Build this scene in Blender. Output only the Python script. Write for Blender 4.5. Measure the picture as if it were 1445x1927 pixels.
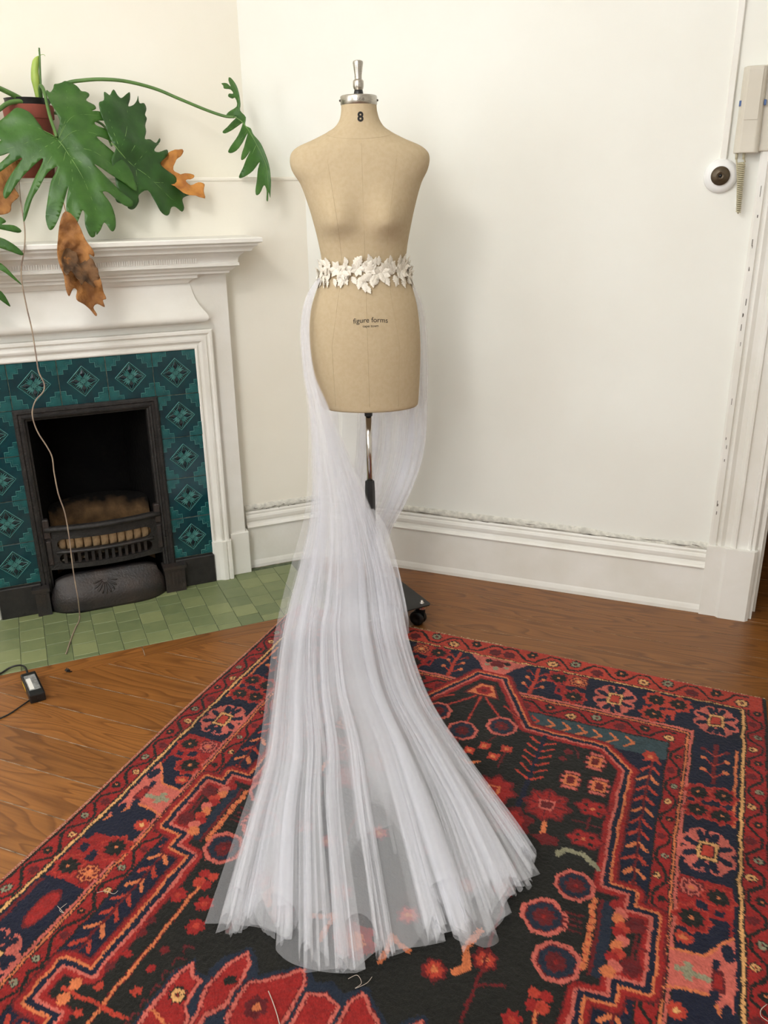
import bpy, bmesh, math, random
import numpy as np
from mathutils import Vector, Matrix, noise
from mathutils.geometry import delaunay_2d_cdt
from mathutils.bvhtree import BVHTree

random.seed(7); np.random.seed(7)
S = bpy.context.scene
COL = S.collection
for o in list(bpy.data.objects): bpy.data.objects.remove(o)

# ------------------------------------------------------------------ camera
FPX, CX, CY, CAMH = 1590.0, 722.5, 963.5, 1.37
RM = np.array([[0.9296, 0.1183, -0.3490], [0.3682, -0.3322, 0.8683], [-0.0132, -0.9357, -0.3524]])
u_, _, v_ = np.linalg.svd(RM); RM = u_ @ v_
CAM = np.array([0, 0, CAMH])
cd = bpy.data.cameras.new('camera'); cam = bpy.data.objects.new('camera', cd); COL.objects.link(cam)
cd.sensor_fit = 'VERTICAL'; cd.sensor_height = 36.0; cd.lens = FPX / 1927 * 36.0
cd.clip_start = 0.02
M3 = Matrix([[RM[i][0], -RM[i][1], -RM[i][2]] for i in range(3)])
cam.matrix_world = Matrix.Translation(Vector(CAM)) @ M3.to_4x4()
S.camera = cam
S.view_settings.view_transform = 'Standard'; S.view_settings.look = 'None'
S.view_settings.gamma = 1.0; S.view_settings.use_curve_mapping = False
S.view_settings.exposure = 0.12
S.cycles.transparent_max_bounces = 32
S.cycles.max_bounces = 8; S.cycles.diffuse_bounces = 4; S.cycles.glossy_bounces = 3
S.cycles.use_adaptive_sampling = True; S.cycles.adaptive_threshold = 0.05; S.cycles.adaptive_min_samples = 16

# ------------------------------------------------------------------ world + daylight
w = bpy.data.worlds.new('daylight'); S.world = w; w.use_nodes = True
w.node_tree.nodes['Background'].inputs[0].default_value = (0.80, 0.90, 1.0, 1)
w.node_tree.nodes['Background'].inputs[1].default_value = 0.6

def area(name, loc, target, sx, sy, power, color):
    l = bpy.data.lights.new(name, 'AREA'); l.shape = 'RECTANGLE'; l.size = sx; l.size_y = sy
    l.energy = power; l.color = color
    o = bpy.data.objects.new(name, l); COL.objects.link(o); o.location = loc
    o.rotation_euler = (Vector(target) - Vector(loc)).to_track_quat('-Z', 'Z').to_euler()
    return o
# daylight entering the two tall sash windows (left wall and the wall behind the photographer)
area('daylight_window_left', (-2.66, 0.05, 1.95), (0, 0.05, 1.75), 1.7, 1.9, 32, (0.95, 0.98, 1.0))
area('daylight_window_back', (-0.75, -1.86, 1.95), (-0.75, 0, 1.75), 1.5, 1.9, 40, (0.95, 0.98, 1.0))

# ------------------------------------------------------------------ helpers
S2 = math.sqrt(0.5)
TV = np.array([S2, S2, 0]); NV = np.array([-S2, S2, 0])     # along / into the diagonal chimney wall
def ray(px, py): return RM @ np.array([px - CX, py - CY, FPX])
def at_z(px, py, z):
    r = ray(px, py); return CAM + r * (z - CAMH) / r[2]
def at_d(px, py, d):
    r = ray(px, py); return CAM + r * (d - NV @ CAM) / (NV @ r)
def at_y(px, py, y):
    r = ray(px, py); return CAM + r * y / r[1]

def lin(c):
    c = np.array(c, float) / 255.0
    return tuple(np.where(c <= 0.04045, c / 12.92, ((c + 0.055) / 1.055) ** 2.4))
def L4(c): return (*lin(c), 1.0)

def new_mat(name):
    m = bpy.data.materials.new(name); m.use_nodes = True
    nt = m.node_tree; return m, nt, nt.nodes['Principled BSDF'], nt.nodes['Material Output']
def mat(name, c, rough=0.6, metal=0.0, var=0.0, scale=8.0, bump=0.0, bscale=60.0, c2=None, spec=0.5, stretch=None, coat=0.0, detail=4.0):
    m, nt, b, out = new_mat(name)
    b.inputs['Base Color'].default_value = L4(c)
    b.inputs['Roughness'].default_value = rough; b.inputs['Metallic'].default_value = metal
    b.inputs['Specular IOR Level'].default_value = spec
    if coat: b.inputs['Coat Weight'].default_value = coat; b.inputs['Coat Roughness'].default_value = 0.05
    tc = nt.nodes.new('ShaderNodeTexCoord')
    src = tc.outputs['Object']
    if stretch:
        mp = nt.nodes.new('ShaderNodeMapping'); mp.inputs['Scale'].default_value = stretch
        nt.links.new(src, mp.inputs[0]); src = mp.outputs[0]
    if c2 is not None or var:
        n = nt.nodes.new('ShaderNodeTexNoise'); n.inputs['Scale'].default_value = scale; n.inputs['Detail'].default_value = detail
        nt.links.new(src, n.inputs['Vector'])
        r = nt.nodes.new('ShaderNodeValToRGB')
        if c2 is None: c2 = [max(0, x * (1 - var)) for x in c]
        r.color_ramp.elements[0].position = 0.35; r.color_ramp.elements[1].position = 0.65
        r.color_ramp.elements[0].color = L4(c2); r.color_ramp.elements[1].color = L4(c)
        nt.links.new(n.outputs[0], r.inputs[0]); nt.links.new(r.outputs[0], b.inputs['Base Color'])
    if bump:
        n2 = nt.nodes.new('ShaderNodeTexNoise'); n2.inputs['Scale'].default_value = bscale; n2.inputs['Detail'].default_value = 5
        nt.links.new(src, n2.inputs['Vector'])
        bp = nt.nodes.new('ShaderNodeBump'); bp.inputs['Strength'].default_value = bump; bp.inputs['Distance'].default_value = 0.01
        nt.links.new(n2.outputs[0], bp.inputs['Height']); nt.links.new(bp.outputs[0], b.inputs['Normal'])
    return m

def tag(o, label=None, cat=None, group=None, kind=None):
    if label: o['label'] = label
    if cat: o['category'] = cat
    if group: o['group'] = group
    if kind: o['kind'] = kind
    return o
def link(name, me, m=None, parent=None, smooth=False):
    o = bpy.data.objects.new(name, me); COL.objects.link(o)
    if m is not None:
        for mm in (m if isinstance(m, (list, tuple)) else [m]): me.materials.append(mm)
    if parent is not None: o.parent = parent
    if smooth:
        me.polygons.foreach_set('use_smooth', [True] * len(me.polygons)); me.update()
    return o
def thing(name, label, cat, loc=(0, 0, 0), rotz=0.0, group=None):
    o = bpy.data.objects.new(name, None); COL.objects.link(o); o.empty_display_size = 0.1
    o.location = loc; o.rotation_euler = (0, 0, rotz)
    return tag(o, label, cat, group)
def from_data(name, V, F, m=None, parent=None, smooth=False):
    me = bpy.data.meshes.new(name); me.from_pydata([tuple(map(float, v)) for v in V], [], F); me.update()
    return link(name, me, m, parent, smooth)
def from_bm(name, bm, m=None, parent=None, smooth=False):
    bmesh.ops.recalc_face_normals(bm, faces=bm.faces)
    me = bpy.data.meshes.new(name); bm.to_mesh(me); bm.free()
    return link(name, me, m, parent, smooth)
def add_box(bm, x0, x1, y0, y1, z0, z1, bev=0.0, seg=1):
    b2 = bmesh.new() if bev else bm
    vs = [b2.verts.new(p) for p in ((x0, y0, z0), (x1, y0, z0), (x1, y1, z0), (x0, y1, z0), (x0, y0, z1), (x1, y0, z1), (x1, y1, z1), (x0, y1, z1))]
    for f in ((0, 3, 2, 1), (4, 5, 6, 7), (0, 1, 5, 4), (1, 2, 6, 5), (2, 3, 7, 6), (3, 0, 4, 7)): b2.faces.new([vs[i] for i in f])
    if bev:
        bmesh.ops.bevel(b2, geom=list(b2.edges), offset=bev, segments=seg, affect='EDGES', profile=0.6)
        me = bpy.data.meshes.new('t'); b2.to_mesh(me); b2.free(); bm.from_mesh(me); bpy.data.meshes.remove(me)
    return bm
def box(name, x0, x1, y0, y1, z0, z1, m, parent=None, bev=0.0, seg=1):
    return from_bm(name, add_box(bmesh.new(), x0, x1, y0, y1, z0, z1, bev, seg), m, parent)
def add_prism(bm, pts, fn0, fn1):
    """polygon pts (2-D) lofted from fn0(p) to fn1(p)"""
    a = [bm.verts.new(fn0(p)) for p in pts]; b = [bm.verts.new(fn1(p)) for p in pts]; n = len(pts)
    bm.faces.new(a[::-1]); bm.faces.new(b)
    for i in range(n): bm.faces.new((a[i], a[(i + 1) % n], b[(i + 1) % n], b[i]))
    return bm
def add_tube(bm, pts, rad, n=8, caps=True):
    pts = [Vector(map(float, p)) for p in pts]; N = len(pts)
    if not hasattr(rad, '__len__'): rad = [rad] * N
    rings = []; up = None
    for i, p in enumerate(pts):
        t = (pts[min(i + 1, N - 1)] - pts[max(i - 1, 0)]).normalized()
        if up is None:
            up = t.orthogonal().normalized()
        up = (up - t * up.dot(t)); up = up.normalized() if up.length > 1e-6 else t.orthogonal().normalized()
        s = t.cross(up)
        rings.append([bm.verts.new(p + (up * math.cos(k * 2 * math.pi / n) + s * math.sin(k * 2 * math.pi / n)) * rad[i]) for k in range(n)])
    for a, b in zip(rings, rings[1:]):
        for k in range(n): bm.faces.new((a[k], a[(k + 1) % n], b[(k + 1) % n], b[k]))
    if caps: bm.faces.new(rings[0][::-1]); bm.faces.new(rings[-1])
    return bm
def add_lathe(bm, prof, n=32, mtx=None):
    """prof: list of (r, z)"""
    rings = []
    for r, z in prof:
        if r < 1e-6: rings.append([bm.verts.new((0, 0, z))])
        else: rings.append([bm.verts.new((r * math.cos(2 * math.pi * k / n), r * math.sin(2 * math.pi * k / n), z)) for k in range(n)])
    for a, b in zip(rings, rings[1:]):
        for k in range(n):
            k2 = (k + 1) % n
            if len(a) == 1 and len(b) == 1: continue
            if len(a) == 1: bm.faces.new((a[0], b[k2], b[k]))
            elif len(b) == 1: bm.faces.new((a[k], a[k2], b[0]))
            else: bm.faces.new((a[k], a[k2], b[k2], b[k]))
    if mtx is not None: bmesh.ops.transform(bm, matrix=mtx, verts=[v for r in rings for v in r])
    return bm
def catmull(P, n):
    P = [np.array(p, float) for p in P]; out = []
    for i in range(len(P) - 1):
        p0 = P[max(i - 1, 0)]; p1 = P[i]; p2 = P[i + 1]; p3 = P[min(i + 2, len(P) - 1)]
        for k in range(n):
            t = k / n
            out.append(0.5 * ((2 * p1) + (-p0 + p2) * t + (2 * p0 - 5 * p1 + 4 * p2 - p3) * t * t + (-p0 + 3 * p1 - 3 * p2 + p3) * t ** 3))
    out.append(P[-1]); return out
def autosmooth(o, ang=40):
    me = o.data
    me.polygons.foreach_set('use_smooth', [True] * len(me.polygons))
    me.set_sharp_from_angle(angle=math.radians(ang)); me.update()
    return o

# ------------------------------------------------------------------ materials
M_wall = mat('wall_paint', (241, 241, 234), 0.85, c2=(237, 236, 228), scale=2.5, bump=0.06, bscale=35)
M_wall_warm = mat('wall_paint_cream', (245, 241, 229), 0.85, c2=(242, 237, 223), scale=2.5, bump=0.06, bscale=35)
M_trim = mat('white_gloss_paint', (238, 236, 230), 0.42, c2=(230, 227, 218), scale=6, bump=0.05, bscale=50)
M_ceil = mat('ceiling_paint', (245, 243, 238), 0.9, var=0.02)
M_crack = mat('crack_dirt', (120, 112, 100), 0.95, var=0.4, scale=80)
M_gap = mat('plaster_bare', (228, 225, 214), 0.95, var=0.12, scale=60, bump=0.4, bscale=120)
M_dust = mat('dusty_joint', (176, 162, 142), 0.95, var=0.5, scale=30)
M_grout = mat('hearth_grout', (88, 98, 72), 0.95, var=0.25, scale=60)
M_black = mat('black_plastic', (22, 22, 23), 0.4, var=0.2, scale=30)
M_steelplate = mat('black_painted_steel', (34, 34, 34), 0.45, var=0.15, scale=20)
M_chrome = mat('chrome', (205, 200, 195), 0.16, 1.0)
M_alu = mat('brushed_steel', (196, 190, 180), 0.3, 1.0, var=0.12, scale=90, stretch=(1, 1, 8))
M_rubber = mat('rubber_wheel', (15, 15, 15), 0.5, var=0.2, scale=40)
M_iron = mat('cast_iron', (44, 41, 39), 0.55, c2=(31, 29, 28), scale=30, bump=0.35, bscale=160, spec=0.4)
M_iron_rust = mat('rusty_iron', (54, 44, 39), 0.46, c2=(35, 35, 37), scale=12, bump=0.25, bscale=140, spec=0.5)
M_soot = mat('soot', (16, 15, 14), 0.95, c2=(11, 10, 10), scale=9, bump=0.3, bscale=60, spec=0.1)
M_firebrick = mat('firebrick', (186, 156, 118), 0.95, c2=(120, 98, 74), scale=18, bump=0.5, bscale=90, spec=0.1)
M_kerb = mat('black_slate_kerb', (27, 25, 24), 0.6, c2=(37, 34, 32), scale=40, bump=0.2, bscale=120)
M_tilebase = mat('teal_glaze', (12, 66, 72), 0.14, c2=(7, 47, 56), scale=14, spec=0.6, bump=0.03, bscale=30)
M_tileridge = mat('teal_glaze_thin', (98, 152, 146), 0.16, c2=(66, 126, 122), scale=40, spec=0.6)
M_tiledeep = mat('teal_glaze_pooled', (5, 38, 46), 0.14, c2=(4, 30, 38), scale=30, spec=0.6)
M_tileback = mat('tile_joint', (120, 128, 112), 0.9, var=0.4, scale=60)
M_pot = mat('terracotta', (142, 72, 56), 0.85, c2=(116, 58, 47), scale=12, bump=0.15, bscale=120)
M_pot_in = mat('nursery_pot_black', (25, 25, 24), 0.5)
M_soil = mat('potting_soil', (45, 34, 26), 1.0, c2=(25, 20, 16), scale=60, bump=0.8, bscale=120)
M_leaf = mat('philodendron_leaf', (64, 106, 38), 0.42, c2=(46, 86, 28), scale=16, bump=0.12, bscale=45, spec=0.45)
M_leaf2 = mat('philodendron_leaf_dark', (46, 88, 30), 0.42, c2=(32, 68, 22), scale=16, bump=0.12, bscale=45, spec=0.45)
M_vein = mat('leaf_vein', (112, 148, 78), 0.5, var=0.1)
M_stem = mat('petiole', (92, 128, 62), 0.5, c2=(74, 108, 50), scale=30)
M_bud = mat('new_leaf_bud', (172, 192, 92), 0.45, c2=(146, 172, 72), scale=20)
M_dead = mat('withered_leaf', (172, 118, 62), 0.8, c2=(128, 84, 46), scale=22, bump=0.5, bscale=60)
M_dead2 = mat('withered_leaf_ochre', (196, 134, 60), 0.75, c2=(160, 100, 44), scale=22, bump=0.4, bscale=60)
M_dead3 = mat('withered_leaf_dark', (122, 88, 56), 0.85, c2=(70, 50, 32), scale=26, bump=0.5, bscale=60)
M_cord = mat('pale_cord', (168, 150, 128), 0.8, c2=(140, 120, 108), scale=30)
M_lin = mat('linen_cover', (194, 175, 144), 0.88, c2=(189, 169, 137), scale=90, bump=0.12, bscale=700, spec=0.2)
M_seam = mat('linen_seam', (182, 163, 131), 0.9)
M_ink = mat('black_print', (24, 20, 17), 0.7)
M_engrave = mat('engraved_mark', (95, 88, 80), 0.5, 0.6)
M_lace = mat('ivory_lace', (248, 243, 232), 0.55, c2=(226, 216, 198), scale=16, bump=0.2, bscale=24, spec=0.4)
M_bead = mat('pearl_bead', (245, 240, 230), 0.2, var=0.05)
M_cream = mat('aged_cream_plastic', (214, 208, 194), 0.45, c2=(206, 199, 184), scale=8)
M_cream2 = mat('aged_cream_plastic_dark', (196, 189, 172), 0.5)
M_coil = mat('coil_cord', (198, 190, 160), 0.5, var=0.08)
M_blue = mat('blue_button', (70, 98, 150), 0.5)
M_white_pl = mat('white_plastic', (240, 240, 238), 0.25)
M_knob = mat('bronze_knob', (92, 80, 62), 0.35, 0.5, c2=(76, 64, 48), scale=60)
M_label = mat('sticker_silver', (150, 150, 148), 0.4, c2=(110, 110, 108), scale=90)
M_sticker = mat('sticker_white', (228, 226, 220), 0.6)
M_yellow = mat('sticker_yellow', (214, 176, 60), 0.6)
M_brown = mat('hall_dark_paint', (58, 38, 24), 0.7, var=0.3, scale=4)

# plank wood: grain rings stretched along the board, each board its own tint
def wood_mat(name, base, dark, rough):
    m, nt, b, out = new_mat(name)
    tc = nt.nodes.new('ShaderNodeTexCoord'); oi = nt.nodes.new('ShaderNodeObjectInfo')
    mp = nt.nodes.new('ShaderNodeMapping'); mp.inputs['Scale'].default_value = (1.1, 9.0, 9.0)
    ad = nt.nodes.new('ShaderNodeVectorMath'); ad.operation = 'ADD'
    cmb = nt.nodes.new('ShaderNodeCombineXYZ'); mul = nt.nodes.new('ShaderNodeMath'); mul.operation = 'MULTIPLY'; mul.inputs[1].default_value = 37.0
    nt.links.new(oi.outputs['Random'], mul.inputs[0]); nt.links.new(mul.outputs[0], cmb.inputs[0]); nt.links.new(mul.outputs[0], cmb.inputs[1])
    nt.links.new(tc.outputs['Object'], mp.inputs[0]); nt.links.new(mp.outputs[0], ad.inputs[0]); nt.links.new(cmb.outputs[0], ad.inputs[1])
    n1 = nt.nodes.new('ShaderNodeTexNoise'); n1.inputs['Scale'].default_value = 1.15; n1.inputs['Detail'].default_value = 1.5; n1.inputs['Distortion'].default_value = 0.4
    nt.links.new(ad.outputs[0], n1.inputs['Vector'])
    m1 = nt.nodes.new('ShaderNodeMath'); m1.operation = 'MULTIPLY'; m1.inputs[1].default_value = 15.0
    m2 = nt.nodes.new('ShaderNodeMath'); m2.operation = 'FRACT'
    nt.links.new(n1.outputs[0], m1.inputs[0]); nt.links.new(m1.outputs[0], m2.inputs[0])
    r = nt.nodes.new('ShaderNodeValToRGB'); e = r.color_ramp.elements
    e[0].position = 0.0; e[0].color = L4(base); e[1].position = 0.97; e[1].color = L4(base)
    k = e.new(0.55); k.color = L4([x * 0.93 for x in base]); k = e.new(0.86); k.color = L4(dark)
    nt.links.new(m2.outputs[0], r.inputs[0])
    # fine fibres
    mp2 = nt.nodes.new('ShaderNodeMapping'); mp2.inputs['Scale'].default_value = (4, 160, 160); nt.links.new(tc.outputs['Object'], mp2.inputs[0])
    n2 = nt.nodes.new('ShaderNodeTexNoise'); n2.inputs['Scale'].default_value = 1.0; nt.links.new(mp2.outputs[0], n2.inputs['Vector'])
    mix = nt.nodes.new('ShaderNodeMix'); mix.data_type = 'RGBA'; mix.blend_type = 'MULTIPLY'; mix.inputs[0].default_value = 0.45
    nt.links.new(r.outputs[0], mix.inputs[6]); nt.links.new(n2.outputs[0], mix.inputs[7])
    hs = nt.nodes.new('ShaderNodeHueSaturation')
    mr = nt.nodes.new('ShaderNodeMapRange'); mr.inputs[3].default_value = 1.15; mr.inputs[4].default_value = 1.6
    nt.links.new(oi.outputs['Random'], mr.inputs[0]); nt.links.new(mr.outputs[0], hs.inputs['Value'])
    nt.links.new(mix.outputs[2], hs.inputs['Color']); nt.links.new(hs.outputs[0], b.inputs['Base Color'])
    b.inputs['Roughness'].default_value = rough; b.inputs['Specular IOR Level'].default_value = 0.4
    bp = nt.nodes.new('ShaderNodeBump'); bp.inputs['Strength'].default_value = 0.12; bp.inputs['Distance'].default_value = 0.004
    nt.links.new(n2.outputs[0], bp.inputs['Height']); nt.links.new(bp.outputs[0], b.inputs['Normal'])
    return m
M_plank = wood_mat('varnished_pine', (138, 88, 42), (108, 66, 30), 0.34)

# hearth tile: pale green glaze varying from tile to tile
def tint_mat(name, a, bcol, rough, scale):
    m, nt, b, out = new_mat(name)
    oi = nt.nodes.new('ShaderNodeObjectInfo'); tc = nt.nodes.new('ShaderNodeTexCoord')
    n = nt.nodes.new('ShaderNodeTexNoise'); n.inputs['Scale'].default_value = scale; n.inputs['Detail'].default_value = 5
    n.noise_dimensions = '4D'; mu = nt.nodes.new('ShaderNodeMath'); mu.operation = 'MULTIPLY'; mu.inputs[1].default_value = 50
    nt.links.new(oi.outputs['Random'], mu.inputs[0]); nt.links.new(mu.outputs[0], n.inputs['W'])
    nt.links.new(tc.outputs['Object'], n.inputs['Vector'])
    ad = nt.nodes.new('ShaderNodeMath'); ad.operation = 'MULTIPLY_ADD'; ad.inputs[1].default_value = 0.55; 
    sb = nt.nodes.new('ShaderNodeMath'); sb.operation = 'MULTIPLY'; sb.inputs[1].default_value = 0.6
    nt.links.new(oi.outputs['Random'], sb.inputs[0]); nt.links.new(n.outputs[0], ad.inputs[0]); nt.links.new(sb.outputs[0], ad.inputs[2])
    r = nt.nodes.new('ShaderNodeValToRGB'); r.color_ramp.elements[0].position = 0.2; r.color_ramp.elements[1].position = 0.85
    r.color_ramp.elements[0].color = L4(a); r.color_ramp.elements[1].color = L4(bcol)
    nt.links.new(ad.outputs[0], r.inputs[0]); nt.links.new(r.outputs[0], b.inputs['Base Color'])
    b.inputs['Roughness'].default_value = rough
    bp = nt.nodes.new('ShaderNodeBump'); bp.inputs['Strength'].default_value = 0.15; bp.inputs['Distance'].default_value = 0.004
    nt.links.new(n.outputs[0], bp.inputs['Height']); nt.links.new(bp.outputs[0], b.inputs['Normal'])
    return m
M_hearth = tint_mat('green_hearth_tile', (102, 114, 78), (134, 141, 97), 0.45, 22)

def tulle_mat(name, alpha, c):
    m = bpy.data.materials.new(name); m.use_nodes = True; nt = m.node_tree; nt.nodes.clear()
    out = nt.nodes.new('ShaderNodeOutputMaterial'); mix = nt.nodes.new('ShaderNodeMixShader')
    tr = nt.nodes.new('ShaderNodeBsdfTransparent'); df = nt.nodes.new('ShaderNodeBsdfDiffuse'); tl = nt.nodes.new('ShaderNodeBsdfTranslucent')
    m2 = nt.nodes.new('ShaderNodeMixShader'); m2.inputs[0].default_value = 0.42
    df.inputs[0].default_value = L4(c); tl.inputs[0].default_value = L4(c)
    nt.links.new(df.outputs[0], m2.inputs[1]); nt.links.new(tl.outputs[0], m2.inputs[2])
    mix.inputs[0].default_value = alpha
    nt.links.new(tr.outputs[0], mix.inputs[1]); nt.links.new(m2.outputs[0], mix.inputs[2]); nt.links.new(mix.outputs[0], out.inputs[0])
    return m
M_tulle = tulle_mat('white_tulle', 0.17, (250, 250, 254))
M_tulle_sheer = tulle_mat('white_tulle_single', 0.23, (250, 250, 254))

# ------------------------------------------------------------------ room shell
YW = 2.846; DW = 3.02; DU = 3.179; ZL = 1.428; XL = -2.59; YB = -1.8; XE = 2.3; ZC = 3.0
def struct(o): o['kind'] = 'structure'; return o
def diag(s, d): p = s * TV + d * NV; return float(p[0]), float(p[1])
XC = YW - DW / S2                      # corner of lower diagonal with the right wall
XCU = YW - DU / S2
SC = (XC + YW) * S2
SLft = 0.36 - SC                       # left end of diagonal wall (symmetric about fireplace axis s=.18)
def vprism(name, poly, z0, z1, m, parent=None):
    return from_bm(name, add_prism(bmesh.new(), poly, lambda p: (p[0], p[1], z0), lambda p: (p[0], p[1], z1)), m, parent)
# right wall with door opening  (x .185 .. 1.03, to z 2.05)
bm = bmesh.new()
add_box(bm, -2.1, 0.185, YW, YW + 0.16, -0.02, ZC); add_box(bm, 0.185, 1.03, YW, YW + 0.16, 2.05, ZC); add_box(bm, 1.03, XE, YW, YW + 0.16, -0.02, ZC)
struct(from_bm('wall_right', bm, M_wall))
# chimney wall: thick below the ledge, set back above it, with an opening for the firebox
def dloc(bm_, x0, x1, d0, d1, z0, z1):
    add_prism(bm_, [(x0, d0), (x1, d0), (x1, d1), (x0, d1)], lambda p: (*diag(*p), z0), lambda p: (*diag(*p), z1))
bm = bmesh.new()
FB0, FB1, FBZ = -0.02, 0.385, 0.70
dloc(bm, SLft, FB0, DW, DU + 0.3, 0, ZL); dloc(bm, FB1, SC, DW, DW + 0.12, 0, ZL); dloc(bm, FB1, SC - 0.1, DW + 0.1, DU + 0.2, 0, ZL); dloc(bm, FB0, FB1, DW, DU + 0.3, FBZ, ZL)
dloc(bm, FB0, FB1, DU + 0.12, DU + 0.3, 0, FBZ)
struct(from_bm('wall_chimney', bm, M_wall_warm))
bm = bmesh.new()
dloc(bm, SLft - 0.3, SC + 0.16, DU, DU + 0.1, ZL - 0.03, ZC)
struct(from_bm('wall_chimney_upper', bm, M_wall_warm))
# rounded nosing of the plaster ledge
bm = bmesh.new()
prof = [(0.0, -0.012), (-0.003, -0.010), (-0.004, -0.006), (-0.003, -0.001), (0.0, 0.0015), (0.01, 0.002), (0.16, 0.002), (0.16, -0.012)]
add_prism(bm, prof, lambda p: (*diag(SLft, DW + p[0]), ZL + p[1]), lambda p: (*diag(SC, DW + p[0]), ZL + p[1]))
struct(from_bm('trim_1', bm, M_wall_warm))
xl, yl = diag(SLft, DW)
# left wall with a tall sash window, back wall with another
bm = bmesh.new()
add_box(bm, XL - 0.16, XL, YB, -0.85, -0.02, ZC); add_box(bm, XL - 0.16, XL, 0.95, yl + 0.35, -0.02, ZC)
add_box(bm, XL - 0.16, XL, -0.85, 0.95, -0.02, 0.95); add_box(bm, XL - 0.16, XL, -0.85, 0.95, 2.9, ZC)
struct(from_bm('wall_left', bm, M_wall_warm))
bm = bmesh.new()
add_box(bm, XL, -1.55, YB - 0.16, YB, -0.02, ZC); add_box(bm, 0.05, XE, YB - 0.16, YB, -0.02, ZC)
add_box(bm, -1.55, 0.05, YB - 0.16, YB, -0.02, 0.95); add_box(bm, -1.55, 0.05, YB - 0.16, YB, 2.9, ZC)
struct(from_bm('wall_back', bm, M_wall))
struct(box('wall_east', XE, XE + 0.16, YB - 0.16, YW + 0.16, -0.02, ZC, M_wall))
struct(box('ceiling', XL - 0.2, XE + 0.2, YB - 0.2, YW + 0.2, ZC, ZC + 0.1, M_ceil))
def sash(name, a0, a1, fixed, axis):
    t = thing(name, None, None); t['kind'] = 'structure'
    def bar(nm, p0, p1, q0, q1, dep=0.05):
        if axis == 'x': box(nm, fixed - 0.09 - dep / 2, fixed - 0.09 + dep / 2, p0, p1, q0, q1, M_trim, t)
        else: box(nm, p0, p1, fixed - 0.09 - dep / 2, fixed - 0.09 + dep / 2, q0, q1, M_trim, t)
    bar('frame', a0, a0 + 0.06, 0.95, 2.9); bar('frame', a1 - 0.06, a1, 0.95, 2.9); bar('frame', a0 + 0.06, a1 - 0.06, 0.95, 1.03); bar('frame', a0 + 0.06, a1 - 0.06, 2.83, 2.9)
    bar('meeting_rail', a0 + 0.06, a1 - 0.06, 1.9, 1.95)
    c = (a0 + a1) / 2; bar('glazing_bar', c - 0.012, c + 0.012, 1.03, 1.9, 0.03); bar('glazing_bar', c - 0.012, c + 0.012, 1.95, 2.83, 0.03)
sash('window_1', -0.85, 0.95, XL, 'x'); sash('window_2', -1.55, 0.05, YB, 'y')

# opal globe pendant hanging in the middle of the room (above the picture)
def pendant(loc, r, strength):
    t = thing('pendant_lamp', 'white opal globe pendant lamp hanging from the ceiling', 'lamp', loc)
    m_, nt_, b_, out_ = new_mat('opal_glass_lit'); b_.inputs['Base Color'].default_value = (0.9, 0.88, 0.84, 1); b_.inputs['Emission Color'].default_value = (1.0, 0.985, 0.955, 1); b_.inputs['Emission Strength'].default_value = strength
    bm_ = bmesh.new(); bmesh.ops.create_uvsphere(bm_, u_segments=32, v_segments=16, radius=r); from_bm('globe', bm_, m_, t, True)
    from_bm('fitting', add_lathe(bmesh.new(), [(0, r - 0.01), (0.05, r - 0.01), (0.05, r + 0.03), (0.015, r + 0.05), (0, r + 0.05)], 24), M_alu, t)
    from_bm('flex', add_tube(bmesh.new(), [(0, 0, r + 0.04), (0, 0, ZC - loc[2])], 0.004, 8), M_white_pl, t)
    from_bm('ceiling_rose', add_lathe(bmesh.new(), [(0, ZC - loc[2] - 0.03), (0.02, ZC - loc[2] - 0.03), (0.05, ZC - loc[2]), (0, ZC - loc[2])], 24), M_white_pl, t)
pendant((-1.15, 0.45, 2.50), 0.24, 21.5)

# floor: sub-floor + individual boards
floor = struct(box('floor', XL - 0.2, XE + 0.2, YB - 0.2, 4.6, -0.06, -0.0008, M_dust))
PW = 0.1235; G = 0.0014
HD = 2.545; BD = 2.475                  # hearth front edge, border board front edge
def xcut(y, d): return y - d / S2
def plank(poly, name='plank'):
    bm = bmesh.new()
    cx0 = sum(p[0] for p in poly) / len(poly); cy0 = sum(p[1] for p in poly) / len(poly)
    loc = [(p[0] - cx0, p[1] - cy0) for p in poly]
    add_prism(bm, loc, lambda p: (p[0], p[1], -0.0035), lambda p: (p[0], p[1], 0.0))
    o = from_bm(name, bm, M_plank, floor); o.location = (cx0, cy0, 0); return o
y = 1.457 - 26 * PW
SH1 = 0.93                              # right end of hearth along s
hx1, hy1 = diag(SH1, HD)
while y < 4.4:
    y0, y1 = y + G, y + PW - G
    y += PW
    if y1 < YB + 0.02: continue
    yy0, yy1 = max(y0, YB), y1
    hall = y0 > YW
    if hall: xs0 = xs1 = 0.0; xe = 1.6
    else:
        yy1 = min(yy1, YW); xe = XE
        if yy0 > 2.43: xs0, xs1 = (SH1 + 0.03) / S2 - yy0, (SH1 + 0.03) / S2 - yy1      # beyond the hearth's end
        else: xs0, xs1 = max(XL, xcut(yy0, BD)), max(XL, xcut(yy1, BD))
    cuts = []; x = min(xs0, xs1) + random.uniform(1.5, 2.6)
    while x < xe - 0.5: cuts.append(x); x += random.uniform(1.6, 2.8)
    ends = cuts + [xe]; a0, a1 = xs0, xs1
    for c in ends:
        plank([(a0, yy0), (c - G, yy0), (c - G, yy1), (a1, yy1)]); a0 = a1 = c + G
plank([(0.0, YW + G), (1.2, YW + G), (1.2, 1.457 + 12 * PW - G), (0.0, 1.457 + 12 * PW - G)])
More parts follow.
